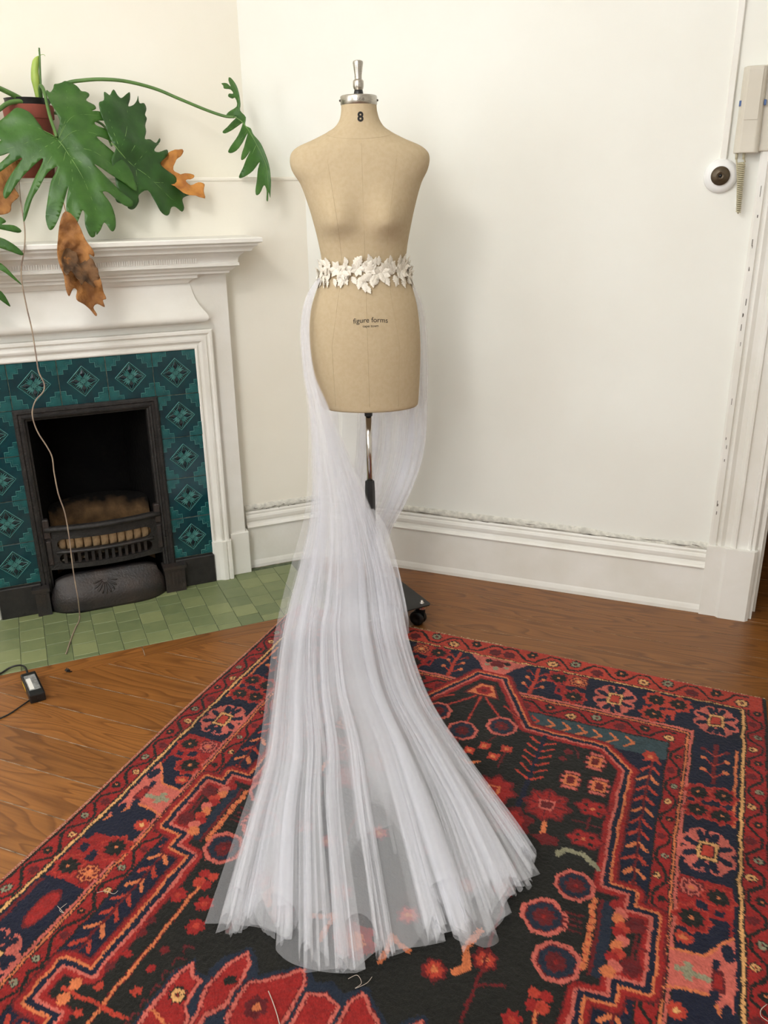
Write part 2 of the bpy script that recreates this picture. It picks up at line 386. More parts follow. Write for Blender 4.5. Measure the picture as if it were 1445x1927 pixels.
# border board along the hearth
pb = [diag(-0.85, BD + G), diag(SH1 + 0.03, BD + G), diag(SH1 + 0.03, HD - 0.002), diag(-0.85, HD - 0.002)]
bm = bmesh.new(); add_prism(bm, [(-0.85, BD + G), (0.22, BD + G), (0.22, HD - 0.002), (-0.85, HD - 0.002)], lambda p: (p[0], p[1] - HD, -0.0035), lambda p: (p[0], p[1] - HD, 0.0))
o = from_bm('plank', bm, M_plank, floor); o.location = (*diag(0, HD), 0); o.rotation_euler = (0, 0, math.pi / 4)
bm = bmesh.new(); add_prism(bm, [(0.222, BD + G), (SH1 + 0.03, BD + G), (SH1 + 0.03, HD - 0.002), (0.222, HD - 0.002)], lambda p: (p[0], p[1] - HD, -0.0035), lambda p: (p[0], p[1] - HD, 0.0))
o = from_bm('plank', bm, M_plank, floor); o.location = (*diag(0, HD), 0); o.rotation_euler = (0, 0, math.pi / 4)

# hall seen through the doorway
bm = bmesh.new(); add_box(bm, 0.0, 1.7, 4.5, 4.6, -0.02, 2.6); add_box(bm, -0.1, 0.0, YW + 0.16, 4.6, -0.02, 2.6); add_box(bm, 1.6, 1.7, YW + 0.16, 4.6, -0.02, 2.6); add_box(bm, -0.1, 1.7, YW + 0.16, 4.6, 2.6, 2.7)
struct(from_bm('wall_hall', bm, M_brown))

# skirting boards
def skirt_prof():
    return [(0, 0), (-0.025, 0), (-0.025, 0.012), (-0.022, 0.024), (-0.020, 0.030), (-0.020, 0.163), (-0.026, 0.166), (-0.028, 0.171), (-0.024, 0.177), (-0.017, 0.181), (-0.015, 0.188), (-0.018, 0.196),
            (-0.019, 0.206), (-0.016, 0.214), (-0.012, 0.217), (-0.013, 0.224), (-0.010, 0.230), (0, 0.232)]
def rough_strip(name, fn, n, zb, m, amp, parent, seed, drop=None):
    """ragged plaster line above a skirting: fn(i/n, out, z) gives a point"""
    V = []; F = []
    for i in range(n + 1):
        t = i / n; nz = noise.noise((t * n / 14 + seed, seed, 0)); n2 = noise.noise((t * n / 4 + seed, 3, seed))
        extra = drop(t) if drop else 0
        top = zb + 0.012 + amp * (nz * 0.7 + n2 * 0.4) - extra
        bot = zb - 0.006 + amp * 0.5 * n2 - extra
        V += [fn(t, 0.0, top + 0.004), fn(t, -0.006 - 0.003 * nz, top), fn(t, -0.009 + 0.003 * n2, (top + bot) / 2), fn(t, -0.010, bot), fn(t, 0, bot - 0.004)]
    for i in range(n):
        for k in range(4):
            a = i * 5 + k; F.append((a, a + 1, a + 6, a + 5))
    return from_data(name, V, F, m, parent, True)
X0, X1 = XC + 0.012, 0.036
bm = bmesh.new(); add_prism(bm, skirt_prof(), lambda p: (X0 + p[0] * 0.41, YW + p[1 - 1], p[1]), lambda p: (X1, YW + p[0], p[1]))
skr = struct(from_bm('baseboard_right', bm, M_trim))
rough_strip('plaster_edge', lambda t, o_, z: (X0 + (X1 - X0) * t, YW + o_, z), 160, 0.238, M_gap, 0.004, skr, 3.1, lambda t: 0.012 * max(0, math.sin((t - 0.72) * math.pi / 0.26)) if 0.72 < t < 0.98 else 0)
SB0 = 0.705
bm = bmesh.new(); add_prism(bm, skirt_prof(), lambda p: (*diag(SB0, DW + p[0]), p[1]), lambda p: (*diag(SC + p[0] * 0.41, DW + p[0]), p[1]))
skl = struct(from_bm('baseboard_left', bm, M_trim))
rough_strip('plaster_edge', lambda t, o_, z: (*diag(SB0 + (SC - SB0) * t, DW + o_), z), 60, 0.238, M_gap, 0.003, skl, 8.4)
def cracks(parent, fn, n, zc, seed, span=(0.0, 1.0)):
    rnd = random.Random(seed); bm_ = bmesh.new(); x = span[0]
    while x < span[1]:
        ln = rnd.uniform(0.02, 0.09); z0 = zc + rnd.uniform(-0.006, 0.006); V0 = []
        m_ = 7
        for i in range(m_ + 1):
            t = i / m_; xx = x + ln * t; th = 0.0011 * math.sin(math.pi * t) * rnd.uniform(0.4, 1.4) + 0.0002
            zz = z0 + 0.004 * noise.noise((xx * 40, seed, 0)); V0.append((bm_.verts.new(fn(xx, zz + th)), bm_.verts.new(fn(xx, zz - th))))
        for a, b in zip(V0, V0[1:]): bm_.faces.new((a[0], b[0], b[1], a[1]))
        x += ln + rnd.uniform(0.0, 0.05)
    o = from_bm('crack', bm_, M_crack, parent); o['kind'] = 'stuff'
cracks(skr, lambda x, z: (X0 + (X1 - X0) * x, YW - 0.0125, z), 0, 0.2375, 11, (0.02, 0.97))
cracks(skl, lambda x, z: (*diag(SB0 + (SC - SB0) * x, DW - 0.0125), z), 0, 0.238, 5, (0.1, 0.95))

# door architrave with plinth block and jamb
AX0, AX1 = 0.036, 0.185
def arch_prof():
    return [(AX0, 0), (AX0, -0.020), (AX0 + 0.006, -0.024), (AX0 + 0.022, -0.024), (AX0 + 0.025, -0.018), (AX0 + 0.029, -0.016), (AX0 + 0.033, -0.022), (AX0 + 0.038, -0.024), (AX0 + 0.050, -0.017), (AX0 + 0.066, -0.016), (AX0 + 0.072, -0.024), (AX0 + 0.078, -0.030), (AX0 + 0.084, -0.030), (AX0 + 0.088, -0.022),
            (AX0 + 0.120, -0.021), (AX0 + 0.124, -0.027), (AX0 + 0.129, -0.028), (AX0 + 0.133, -0.022), (AX0 + 0.138, -0.026), (AX0 + 0.143, -0.026), (AX0 + 0.149, -0.018), (AX0 + 0.149, 0)]
da = struct(thing('door_1', None, None))
o = from_bm('architrave', add_prism(bmesh.new(), arch_prof(), lambda p: (p[0], YW + p[1], 0.25), lambda p: (p[0], YW + p[1], 2.20)), M_trim, da)
pp = [(AX0 - 0.004, 0), (AX0 - 0.004, -0.032), (AX0 + 0.048, -0.032), (AX0 + 0.058, -0.041), (AX0 + 0.143, -0.041), (AX0 + 0.153, -0.030), (AX0 + 0.153, 0)]
from_bm('plinth_block', add_prism(bmesh.new(), pp, lambda p: (p[0], YW + p[1], 0.0), lambda p: (p[0], YW + p[1], 0.254)), M_trim, da)
box('architrave', 0.185, 1.03, YW - 0.026, YW, 2.05, 2.20, M_trim, da, 0.004); box('architrave', 1.03, 1.18, YW - 0.026, YW, 0, 2.20, M_trim, da, 0.004)
bm = bmesh.new(); add_box(bm, 0.185, 0.200, YW - 0.012, YW + 0.16, 0, 2.05); add_box(bm, 0.2, 0.213, YW + 0.05, YW + 0.16, 0, 2.04)
from_bm('jamb', bm, M_trim, da)
box('jamb', 1.015, 1.03, YW - 0.012, YW + 0.16, 0, 2.05, M_trim, da)
# flaked paint line beside the architrave
rnd = random.Random(4); bm = bmesh.new()
for k in range(18):
    z = rnd.uniform(0.3, 1.35); ln = rnd.choice([0.008, 0.012, 0.02, 0.03]); x = AX0 + 0.0125 + rnd.uniform(-0.003, 0.003); wd = rnd.uniform(0.0006, 0.0014)
    add_box(bm, x - wd, x + wd, YW - 0.0246, YW - 0.0235, z, z + ln)
fl = from_bm('paint_crack', bm, M_crack, da); fl['kind'] = 'stuff'

# ------------------------------------------------------------------ fireplace (local x = along the chimney wall, -y = into the room)
FLOC = (*diag(0, DW), 0.0); FROT = math.pi / 4
SM = 0.18                              # fireplace axis
def mitred(name, prof, base, m, parent):
    """front moulding with mitred returns; prof = [(out, z)...] from top to bottom, half width = base-SM + out"""
    bm_ = bmesh.new(); rows = []
    for out, z in prof:
        r_ = base + out; l_ = 2 * SM - r_
        rows.append([bm_.verts.new((l_, 0, z)), bm_.verts.new((l_, -out, z)), bm_.verts.new((r_, -out, z)), bm_.verts.new((r_, 0, z))])
    for a, b in zip(rows, rows[1:]):
        for k in range(3): bm_.faces.new((a[k], a[k + 1], b[k + 1], b[k]))
    bm_.faces.new(rows[0][::-1]); bm_.faces.new(rows[-1])
    for k in (0,):  # back closed
        bm_.faces.new([r[0] for r in rows] + [r[3] for r in rows[::-1]])
    return autosmooth(from_bm(name, bm_, m, parent), 35)
mp = thing('mantelpiece', 'white painted wooden mantelpiece with cushion frieze around the tiled fireplace', 'mantelpiece', FLOC, FROT)
mitred('shelf', [(0.197, 1.243), (0.200, 1.240), (0.200, 1.229), (0.196, 1.226), (0.188, 1.224), (0.187, 1.218), (0.178, 1.213), (0.172, 1.206), (0.170, 1.200), (0.162, 1.198), (0.055, 1.198)], 0.585, M_trim, mp)
mitred('cornice', [(0.150, 1.1985), (0.148, 1.194), (0.138, 1.186), (0.132, 1.176), (0.130, 1.163), (0.134, 1.161), (0.134, 1.153), (0.126, 1.150), (0.118, 1.143), (0.112, 1.137), (0.106, 1.135), (0.104, 1.128), (0.055, 1.126)], 0.585, M_trim, mp)
mitred('bed_mould', [(0.108, 1.166), (0.115, 1.158), (0.115, 1.149), (0.104, 1.146), (0.098, 1.139), (0.090, 1.134), (0.089, 1.128), (0.092, 1.126), (0.092, 1.116), (0.080, 1.112), (0.070, 1.105), (0.064, 1.097), (0.055, 1.096)], 0.492, M_trim, mp)
mitred('frieze', [(0.056, 1.099), (0.060, 1.085), (0.063, 1.068), (0.069, 1.048), (0.078, 1.028), (0.090, 1.010), (0.099, 0.998), (0.103, 0.989), (0.103, 0.981), (0.098, 0.973), (0.086, 0.967), (0.072, 0.964), (0.055, 0.963)], 0.505, M_trim, mp)
# board behind
bm = bmesh.new(); JO = 0.688
add_box(bm, 2 * SM - JO, JO, -0.055, 0.0, 0.90, 1.16)
for s in (1, -1):
    a, b = sorted((SM + s * (0.575 - SM), SM + s * (JO - SM))); add_box(bm, a, b, -0.055, 0.0, 0.0, 0.90)
from_bm('surround_board', bm, M_trim, mp)
# architrave moulding round the tile opening: swept up, over and down
OI, OT = 0.556, 0.878
ap = [(0.0, 0.0705), (0.0, 0.0715), (0.004, 0.074), (0.009, 0.073), (0.012, 0.067), (0.017, 0.066), (0.022, 0.071), (0.027, 0.079), (0.034, 0.082), (0.041, 0.080), (0.044, 0.074), (0.047, 0.073), (0.049, 0.079), (0.053, 0.083), (0.060, 0.083), (0.064, 0.079), (0.064, 0.050)]
bm = bmesh.new(); rows = []
for w_, o_ in ap:
    r_ = OI + w_; l_ = 2 * SM - r_
    rows.append([bm.verts.new(p) for p in ((r_, -o_, 0.155), (r_, -o_, OT + w_), (l_, -o_, OT + w_), (l_, -o_, 0.155))])
for a, b in zip(rows, rows[1:]):
    for k in range(3): bm.faces.new((a[k], a[k + 1], b[k + 1], b[k]))
autosmooth(from_bm('architrave', bm, M_trim, mp), 35)
for s in (1, -1):
    X = lambda v: SM + s * (v - SM)
    pr = [(X(0.554), -0.04), (X(0.554), -0.075), (X(0.560), -0.082), (X(0.575), -0.084), (X(0.590), -0.092), (X(0.604), -0.092), (X(0.608), -0.086), (X(0.612), -0.092), (X(0.622), -0.092), (X(0.626), -0.084), (X(0.626), -0.04)]
    bm = add_prism(bmesh.new(), pr, lambda p: (p[0], p[1], 0.0), lambda p: (p[0], p[1], 0.157)); from_bm('plinth', bm, M_trim, mp)
    a, b = sorted((X(0.627), X(0.700))); box('plinth', a, b, -0.064, 0, 0, 0.172, M_trim, mp, 0.003)
# rough old paint fluting on the cornice cove
bm = bmesh.new(); rnd = random.Random(2)
for k in range(110):
    s0 = SM - 0.40 + k * 0.80 / 110 + rnd.uniform(-0.001, 0.001); h = rnd.uniform(0.014, 0.02)
    add_box(bm, s0, s0 + 0.0032, -0.1335 - rnd.uniform(0, 0.0012), -0.128, 1.166, 1.166 + h)
o = from_bm('cove_fluting', bm, M_trim, mp); o['kind'] = 'stuff'

# tile surround
TS = 0.1525; TY = -0.062
ts = thing('tile_surround', 'glossy teal relief tiles bordering the cast iron fireplace', 'tile surround', FLOC, FROT)
bm = bmesh.new()
add_box(bm, 2 * SM - 0.565, 0.565, TY - 0.0055, TY + 0.03, 0.725, OT + 0.006); 
for s in (1, -1):
    a, b = sorted((SM + s * (0.40 - SM), SM + s * (0.565 - SM))); add_box(bm, a, b, TY - 0.0055, TY + 0.03, 0.1120, 0.725)
from_bm('backing', bm, M_tileback, ts)
def tile_mesh():
    bm_ = bmesh.new(); h = TS / 2 - 0.0012; FR = -0.008
    add_box(bm_, -h, h, 0.0 + FR, 0.0, -h, h, 0.0012)
    for f in bm_.faces: f.material_index = 0
    def ridge(pts, wd, hh, closed=False, mi=1, y0=FR):
        n_ = len(pts); P = [Vector((p[0], 0, p[1])) for p in pts]
        rng = range(n_) if closed else range(n_ - 1)
        for i in rng:
            a, b = P[i], P[(i + 1) % n_]; d_ = (b - a).normalized(); q = Vector((-d_.z, 0, d_.x)) * wd
            a2 = a - d_ * wd * 0.6; b2 = b + d_ * wd * 0.6
            vs = [bm_.verts.new(v) for v in (a2 + q + Vector((0, y0 + 0.0002, 0)), a2 + Vector((0, y0 - hh, 0)), a2 - q + Vector((0, y0 + 0.0002, 0)), b2 + q + Vector((0, y0 + 0.0002, 0)), b2 + Vector((0, y0 - hh, 0)), b2 - q + Vector((0, y0 + 0.0002, 0)))]
            for f in ((0, 1, 4, 3), (1, 2, 5, 4)): bm_.faces.new([vs[k] for k in f]).material_index = mi
    D = 0.050
    # sunk diamond field
    vs = [bm_.verts.new(v) for v in ((D, FR - 0.0004, 0), (0, FR - 0.0004, D), (-D, FR - 0.0004, 0), (0, FR - 0.0004, -D))]
    bm_.faces.new(vs).material_index = 2
    ridge([(D, 0), (0, D), (-D, 0), (0, -D)], 0.0017, 0.0024, True)
    ridge([(D - 0.006, 0), (0, D - 0.006), (-D + 0.006, 0), (0, -D + 0.006)], 0.0008, 0.0012, True)
    def leaf(ang, r0, r1, wd, mi, hh=0.0026):
        c, s = math.cos(ang), math.sin(ang); rt = lambda x, z: (x * c - z * s, x * s + z * c)
        out = [rt(r0, 0), rt(r0 + (r1 - r0) * 0.38, wd), rt(r1, 0), rt(r0 + (r1 - r0) * 0.38, -wd)]
        b = [bm_.verts.new((x, FR - 0.0006, z)) for x, z in out]
        m0, m1 = rt(r0, 0), rt(r1, 0); t0 = bm_.verts.new((*[(m0[0] + m1[0]) / 2], FR - hh, (m0[1] + m1[1]) / 2))
        for i in range(4): bm_.faces.new((b[i], b[(i + 1) % 4], t0)).material_index = mi
        ridge([out[0], out[1], out[2], out[3]], 0.0011, 0.0034, True, 1, FR)
    for k in range(4): leaf(k * math.pi / 2, 0.010, 0.044, 0.0095, 2)
    for k in range(4):
        a = math.pi / 4 + k * math.pi / 2
        for da_ in (-0.38, -0.13, 0.13, 0.38):
            r1 = 0.030 if abs(da_) > 0.3 else 0.031
            leaf(a + da_, 0.010, r1 / (1 + 0.15 * abs(da_)), 0.0026, 1, 0.002)
    for k in range(8): leaf(k * math.pi / 4, 0.001, 0.0105, 0.0028, 1)
    # stepped corner motifs
    q = TS / 2 - 0.002; st = 0.0135
    for sx in (1, -1):
        for sz in (1, -1):
            steps = [(q, q - 3.4 * st), (q - 1.1 * st, q - 3.4 * st), (q - 1.1 * st, q - 2.3 * st), (q - 2.3 * st, q - 2.3 * st), (q - 2.3 * st, q - 1.1 * st), (q - 3.4 * st, q - 1.1 * st), (q - 3.4 * st, q)]
            poly = [(sx * a, sz * b) for a, b in steps] + [(sx * q, sz * q)]
            vv = [bm_.verts.new((x, FR - 0.0010, z)) for x, z in poly]
            bm_.faces.new(vv).material_index = 3
            ridge([(sx * a, sz * b) for a, b in steps], 0.0012, 0.0020)
            in2 = [(sx * (a + 0.0055 * (1 if i not in (0,) else 0)), sz * (b + 0.0055 * (1 if i != 6 else 0))) for i, (a, b) in enumerate(steps)]
            in2 = [(max(-q, min(q, a)), max(-q, min(q, b))) for a, b in in2]
            ridge(in2, 0.0008, 0.0018)
    bmesh.ops.recalc_face_normals(bm_, faces=[f for f in bm_.faces])
    for f in bm_.faces:
        if len(f.verts) and f.material_index and f.normal.y > 0: f.normal_flip()
    me = bpy.data.meshes.new('tile'); bm_.to_mesh(me); bm_.free()
    for mm in (M_tilebase, M_tileridge, M_tiledeep, M_tilestep): me.materials.append(mm)
    return me
M_tilestep = mat('teal_glaze_step', (28, 94, 94), 0.15, c2=(17, 74, 78), scale=30, spec=0.6)
TM = tile_mesh()
def put_tile(s, z):
    o = bpy.data.objects.new('tile', TM); COL.objects.link(o); o.parent = ts
    o.location = (s, TY + random.uniform(-0.0008, 0.0008), z); o.rotation_euler = (random.uniform(-.004, .004), random.uniform(-.003, .003), random.uniform(-.006, .006))
sL = SM - 2.5 * TS + 0.006
for k in range(5): put_tile(SM + (k - 2) * TS, OT - 0.001 - TS / 2)
for r in range(1, 5):
    for c in (-2, 2): put_tile(SM + c * TS, OT - 0.001 - TS / 2 - r * TS)
# black kerb at the foot of the tiles
kb = thing('hearth_kerb', 'black slate kerb blocks at the foot of the teal tiles', 'kerb', FLOC, FROT)
for s in (1, -1):
    a, b = sorted((SM + s * (0.4125 - SM), SM + s * (0.5555 - SM))); box('block', a, b, -0.088, -0.040, 0.0, 0.1125, M_kerb, kb, 0.003)

# cast-iron insert
ins = thing('fireplace_insert', 'black cast iron fireplace insert with barred grate and ash pan cover', 'fireplace', FLOC, FROT)
FO, FI = 0.413, 0.372; FT, FIT = 0.727, 0.683
fp = [(0.0, 0.0705), (0.0, 0.078), (0.005, 0.084), (0.013, 0.084), (0.016, 0.079), (0.024, 0.079), (0.027, 0.084), (0.032, 0.082), (0.036, 0.074), (0.041, 0.072), (0.041, 0.030)]
bm = bmesh.new(); rows = []
for w_, o_ in fp:
    r_ = FO - w_; l_ = 2 * SM - r_; z_ = FT - w_
    rows.append([bm.verts.new(p) for p in ((r_, -o_, 0.0), (r_, -o_, z_), (l_, -o_, z_), (l_, -o_, 0.0))])
for a, b in zip(rows, rows[1:]):
    for k in range(3): bm.faces.new((a[k], a[k + 1], b[k + 1], b[k]))
autosmooth(from_bm('frame', bm, M_iron, ins), 30)
# firebox: splayed cheeks, sloping back
il, ir = 2 * SM - FI, FI
bm = bmesh.new()
def quad(*p): bm.faces.new([bm.verts.new(q) for q in p])
quad((il, -0.03, 0), (il, -0.03, FIT), (il + 0.06, 0.20, FIT), (il + 0.06, 0.20, 0)); quad((ir, -0.03, 0), (ir - 0.06, 0.20, 0), (ir - 0.06, 0.20, FIT), (ir, -0.03, FIT))
quad((il + 0.06, 0.20, 0.0), (il + 0.06, 0.20, FIT), (ir - 0.06, 0.20, FIT), (ir - 0.06, 0.20, 0.0)); quad((il, -0.03, FIT), (ir, -0.03, FIT), (ir - 0.06, 0.20, FIT), (il + 0.06, 0.20, FIT)); quad((il, -0.03, 0.004), (il + 0.06, 0.20, 0.004), (ir - 0.06, 0.20, 0.004), (ir, -0.03, 0.004))
from_bm('firebox', bm, M_soot, ins)
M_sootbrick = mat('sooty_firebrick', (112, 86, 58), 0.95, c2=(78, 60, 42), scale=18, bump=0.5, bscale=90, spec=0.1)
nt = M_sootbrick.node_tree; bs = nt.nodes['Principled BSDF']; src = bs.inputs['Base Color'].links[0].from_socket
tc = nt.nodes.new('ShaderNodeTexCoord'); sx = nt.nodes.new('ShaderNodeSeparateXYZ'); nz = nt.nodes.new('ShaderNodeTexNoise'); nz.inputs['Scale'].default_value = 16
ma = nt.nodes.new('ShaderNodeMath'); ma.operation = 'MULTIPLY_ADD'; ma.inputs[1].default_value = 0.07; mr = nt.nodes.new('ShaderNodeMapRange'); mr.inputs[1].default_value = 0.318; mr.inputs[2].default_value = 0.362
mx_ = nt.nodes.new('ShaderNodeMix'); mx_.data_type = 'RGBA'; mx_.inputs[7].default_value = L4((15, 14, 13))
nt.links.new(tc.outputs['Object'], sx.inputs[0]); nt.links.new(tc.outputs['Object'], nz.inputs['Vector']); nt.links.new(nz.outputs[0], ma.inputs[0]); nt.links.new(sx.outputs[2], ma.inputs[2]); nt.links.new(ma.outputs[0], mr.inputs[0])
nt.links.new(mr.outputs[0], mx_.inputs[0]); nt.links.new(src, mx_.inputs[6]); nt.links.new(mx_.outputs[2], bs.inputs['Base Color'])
# fire-brick lining: curved back brick showing above and through the grate
bm = bmesh.new(); V = []; NB = 16
for i in range(NB + 1):
    t = i / NB; s_ = il + 0.02 + (ir - il - 0.04) * t; dep = 0.10 * math.sin(math.pi * t) ** 0.6
    V.append([bm.verts.new((s_, 0.0 + dep, 0.10)), bm.verts.new((s_, 0.0 + dep + 0.006, 0.26)), bm.verts.new((s_, 0.015 + dep, 0.325 + 0.004 * math.sin(9 * t))), bm.verts.new((s_, 0.06 + dep, 0.338))])
for a, b in zip(V, V[1:]):
    for k in range(3): bm.faces.new((a[k], b[k], b[k + 1], a[k + 1]))
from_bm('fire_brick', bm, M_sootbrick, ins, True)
# flutes of the brick seen through the upper slot
for k in range(11):
    s_ = 0.035 + k * 0.0285; bm = bmesh.new()
    add_lathe(bm, [(0, 0.214), (0.0142, 0.216), (0.0142, 0.268), (0, 0.27)], 10); o = from_bm('brick_flute', bm, M_firebrick, ins, True); o.location = (s_, -0.050 - 0.022 * math.sin(math.pi * (s_ - 0.02) / 0.32), 0)
# grate front plate with two long slots, bowed towards the room
def bow(s): return -0.072 - 0.028 * math.sin(math.pi * max(0, min(1, (s - il) / (ir - il))))
def slot_outline(s0, s1, z0, z1, n_=5):
    r = (z1 - z0) / 2; P = []
    for k in range(n_ + 1): a = math.pi / 2 + math.pi * k / n_; P.append((s0 + r + r * math.cos(a), (z0 + z1) / 2 + r * math.sin(a)))
    for k in range(n_ + 1): a = -math.pi / 2 + math.pi * k / n_; P.append((s1 - r + r * math.cos(a), (z0 + z1) / 2 + r * math.sin(a)))
    return P
def densify(P, step):
    out = []
    for a, b in zip(P, P[1:] + P[:1]):
        n_ = max(1, int(math.dist(a, b) / step))
        for k in range(n_): out.append((a[0] + (b[0] - a[0]) * k / n_, a[1] + (b[1] - a[1]) * k / n_))
    return out
def cdt_mesh(outline, holes, step, inner=None):
    """triangulated 2-D region with holes -> verts, faces"""
    pts = []; edges = []
    for loop in [outline] + holes:
        lp = densify(loop, step); b0 = len(pts); pts += lp; edges += [(b0 + i, b0 + (i + 1) % len(lp)) for i in range(len(lp))]
    xs = [p[0] for p in outline]; ys = [p[1] for p in outline]
    g = inner or step * 1.4
    yy = min(ys) + g / 2; row = 0
    while yy < max(ys):
        xx = min(xs) + g / 2 + (row % 2) * g / 2
        while xx < max(xs): pts.append((xx, yy)); xx += g
        yy += g * 0.87; row += 1
    v, e, f, *_ = delaunay_2d_cdt([Vector(p) for p in pts], edges, [], 0, 1e-6)
    def inside(x, y, loop):
        c = False; n_ = len(loop)
        for i in range(n_):
            x1, y1 = loop[i]; x2, y2 = loop[i - 1]
            if (y1 > y) != (y2 > y) and x < (x2 - x1) * (y - y1) / (y2 - y1 + 1e-12) + x1: c = not c
        return c
    F = []
    for t in f:
        cx_ = sum(v[i].x for i in t) / len(t); cy_ = sum(v[i].y for i in t) / len(t)
        if inside(cx_, cy_, outline) and not any(inside(cx_, cy_, h) for h in holes): F.append(tuple(t))
    used = sorted({i for t in F for i in t}); mp_ = {i: k for k, i in enumerate(used)}
    return [(v[i].x, v[i].y) for i in used], [tuple(mp_[i] for i in t) for t in F]
def solid(name, V2, F2, fn, thick_fn, m, parent, smooth=False):
    """extrude a flat 2-D triangulation into a slab: fn(p) front point, thick_fn(p) back point"""
    n_ = len(V2); V = [fn(p) for p in V2] + [thick_fn(p) for p in V2]
    F = [f for f in F2] + [tuple(i + n_ for i in f[::-1]) for f in F2]
    cnt = {}
    for f in F2:
        for a, b in zip(f, f[1:] + f[:1]): cnt[(a, b)] = cnt.get((a, b), 0) + 1
    for a, b in list(cnt):
        if (b, a) not in cnt: F.append((b, a, a + n_, b + n_))
    o = from_data(name, V, F, m, parent, smooth)
    return o
go = [(il - 0.002, 0.150), (ir + 0.004, 0.150), (ir + 0.004, 0.310), (il - 0.002, 0.310)]
V2, F2 = cdt_mesh(go, [slot_outline(0.018, 0.340, 0.221, 0.262), slot_outline(0.020, 0.338, 0.168, 0.209)], 0.012)
gp = solid('grate_front', V2, F2, lambda p: (p[0], bow(p[0]), p[1]), lambda p: (p[0], bow(p[0]) + 0.012, p[1]), M_iron, ins)
for k in range(13):
    s_ = 0.040 + k * 0.0228
    box('grate_bar', s_ - 0.0055, s_ + 0.0055, bow(s_) + 0.006, bow(s_) + 0.02, 0.162, 0.214, M_iron_rust, ins, 0.001)
bm = bmesh.new(); add_tube(bm, [(il - 0.004 + (ir - il + 0.008) * i / 14, bow(il + (ir - il) * i / 14) - 0.006, 0.303) for i in range(15)], 0.010, 8); from_bm('top_rail', bm, M_iron, ins, True)
bm = bmesh.new(); add_tube(bm, [(0.012 + 0.334 * i / 14, bow(0.012 + 0.334 * i / 14) - 0.003, 0.215) for i in range(15)], 0.006, 8); from_bm('slot_rail', bm, M_iron_rust, ins, True)
for s_ in (il + 0.004, ir - 0.004):
    bm = bmesh.new(); add_box(bm, s_ - 0.011, s_ + 0.011, -0.083, -0.06, 0.27, 0.34, 0.003); add_box(bm, s_ - 0.009, s_ + 0.009, -0.08, -0.06, 0.17, 0.26, 0.003); from_bm('grate_bracket', bm, M_iron_rust, ins)
# ashes and scraps inside the grate
bm = bmesh.new(); rnd = random.Random(9)
for k in range(16):
    p = Vector((rnd.uniform(0.03, 0.33), rnd.uniform(-0.07, 0.02), 0.0)); r = rnd.uniform(0.006, 0.016); m4 = Matrix.Translation(p + Vector((0, 0, 0.172 + r * 0.4))) @ Matrix.Rotation(rnd.uniform(0, 3), 4, 'Z') @ Matrix.Diagonal((r, r * 0.7, r * 0.5, 1))
    bmesh.ops.create_icosphere(bm, subdivisions=1, radius=1, matrix=m4)
o = from_bm('ash_scraps', bm, mat('ash', (140, 126, 104), 0.95, c2=(90, 84, 72), scale=60), ins); o['kind'] = 'stuff'
box('ash_floor', il + 0.01, ir - 0.01, -0.075, 0.12, 0.150, 0.170, M_iron, ins)
# ash-pan cover: bulging hood with a fluted shell, standing on the hearth
AC = 0.168
def hood(u, v):      # u -1..1 across, v 0..1 top to bottom
    half = 0.185 + 0.022 * math.sin(math.pi * min(1, v * 0.8)) - 0.01 * (1 - v)
    prof_y = 0.092 + 0.052 * math.sin(math.pi * 0.5 * min(1, v * 1.35)) * (1 - abs(u) ** 5)
    z = 0.118 * (1 - v) ** 0.9 + (0.006 if v < 0.02 else 0)
    arch = -0.018 * abs(u) ** 6 * (1 - v)
    return (AC + u * half, -prof_y, max(0.0, z + arch))
NU, NVv = 40, 16; V = []; F = []
for i in range(NU + 1):
    for j in range(NVv + 1):
        u, v = -1 + 2 * i / NU, j / NVv; p = list(hood(u, v))
        du, dv = u * 0.19, (0.36 - v) * 0.118      # shell emblem
        rr = math.hypot(du, dv - 0.02); 
        V.append(p)
for i in range(NU):
    for j in range(NVv): a = i * (NVv + 1) + j; F.append((a, a + 1, a + NVv + 2, a + NVv + 1))
n0 = len(V)
for i in range(NU + 1): V.append((V[i * (NVv + 1)][0], -0.070, V[i * (NVv + 1)][2] + 0.004))
for i in range(NU): F.append((i * (NVv + 1), (i + 1) * (NVv + 1), n0 + i + 1, n0 + i))
hd = from_data('ash_pan_cover', V, F, M_iron_rust, ins, True)
sl = hd.modifiers.new('thick', 'SOLIDIFY'); sl.thickness = 0.004; sl.offset = -1
for k in range(9):
    a = math.pi + math.pi * (k + 0.5) / 9
    bm = bmesh.new(); P = []
    for q in range(5):
        r = 0.010 + 0.034 * q / 4; u = r * math.cos(a) / 0.2; v = 0.16 - r * math.sin(a) / 0.118 * 1.1
        h = hood(u - 0.06, v); P.append((h[0], h[1] - 0.001, h[2]))
    add_tube(bm, P, [0.0014, 0.0026, 0.0036, 0.0042, 0.002], 6); from_bm('shell_flute', bm, M_iron_rust, hd, True)
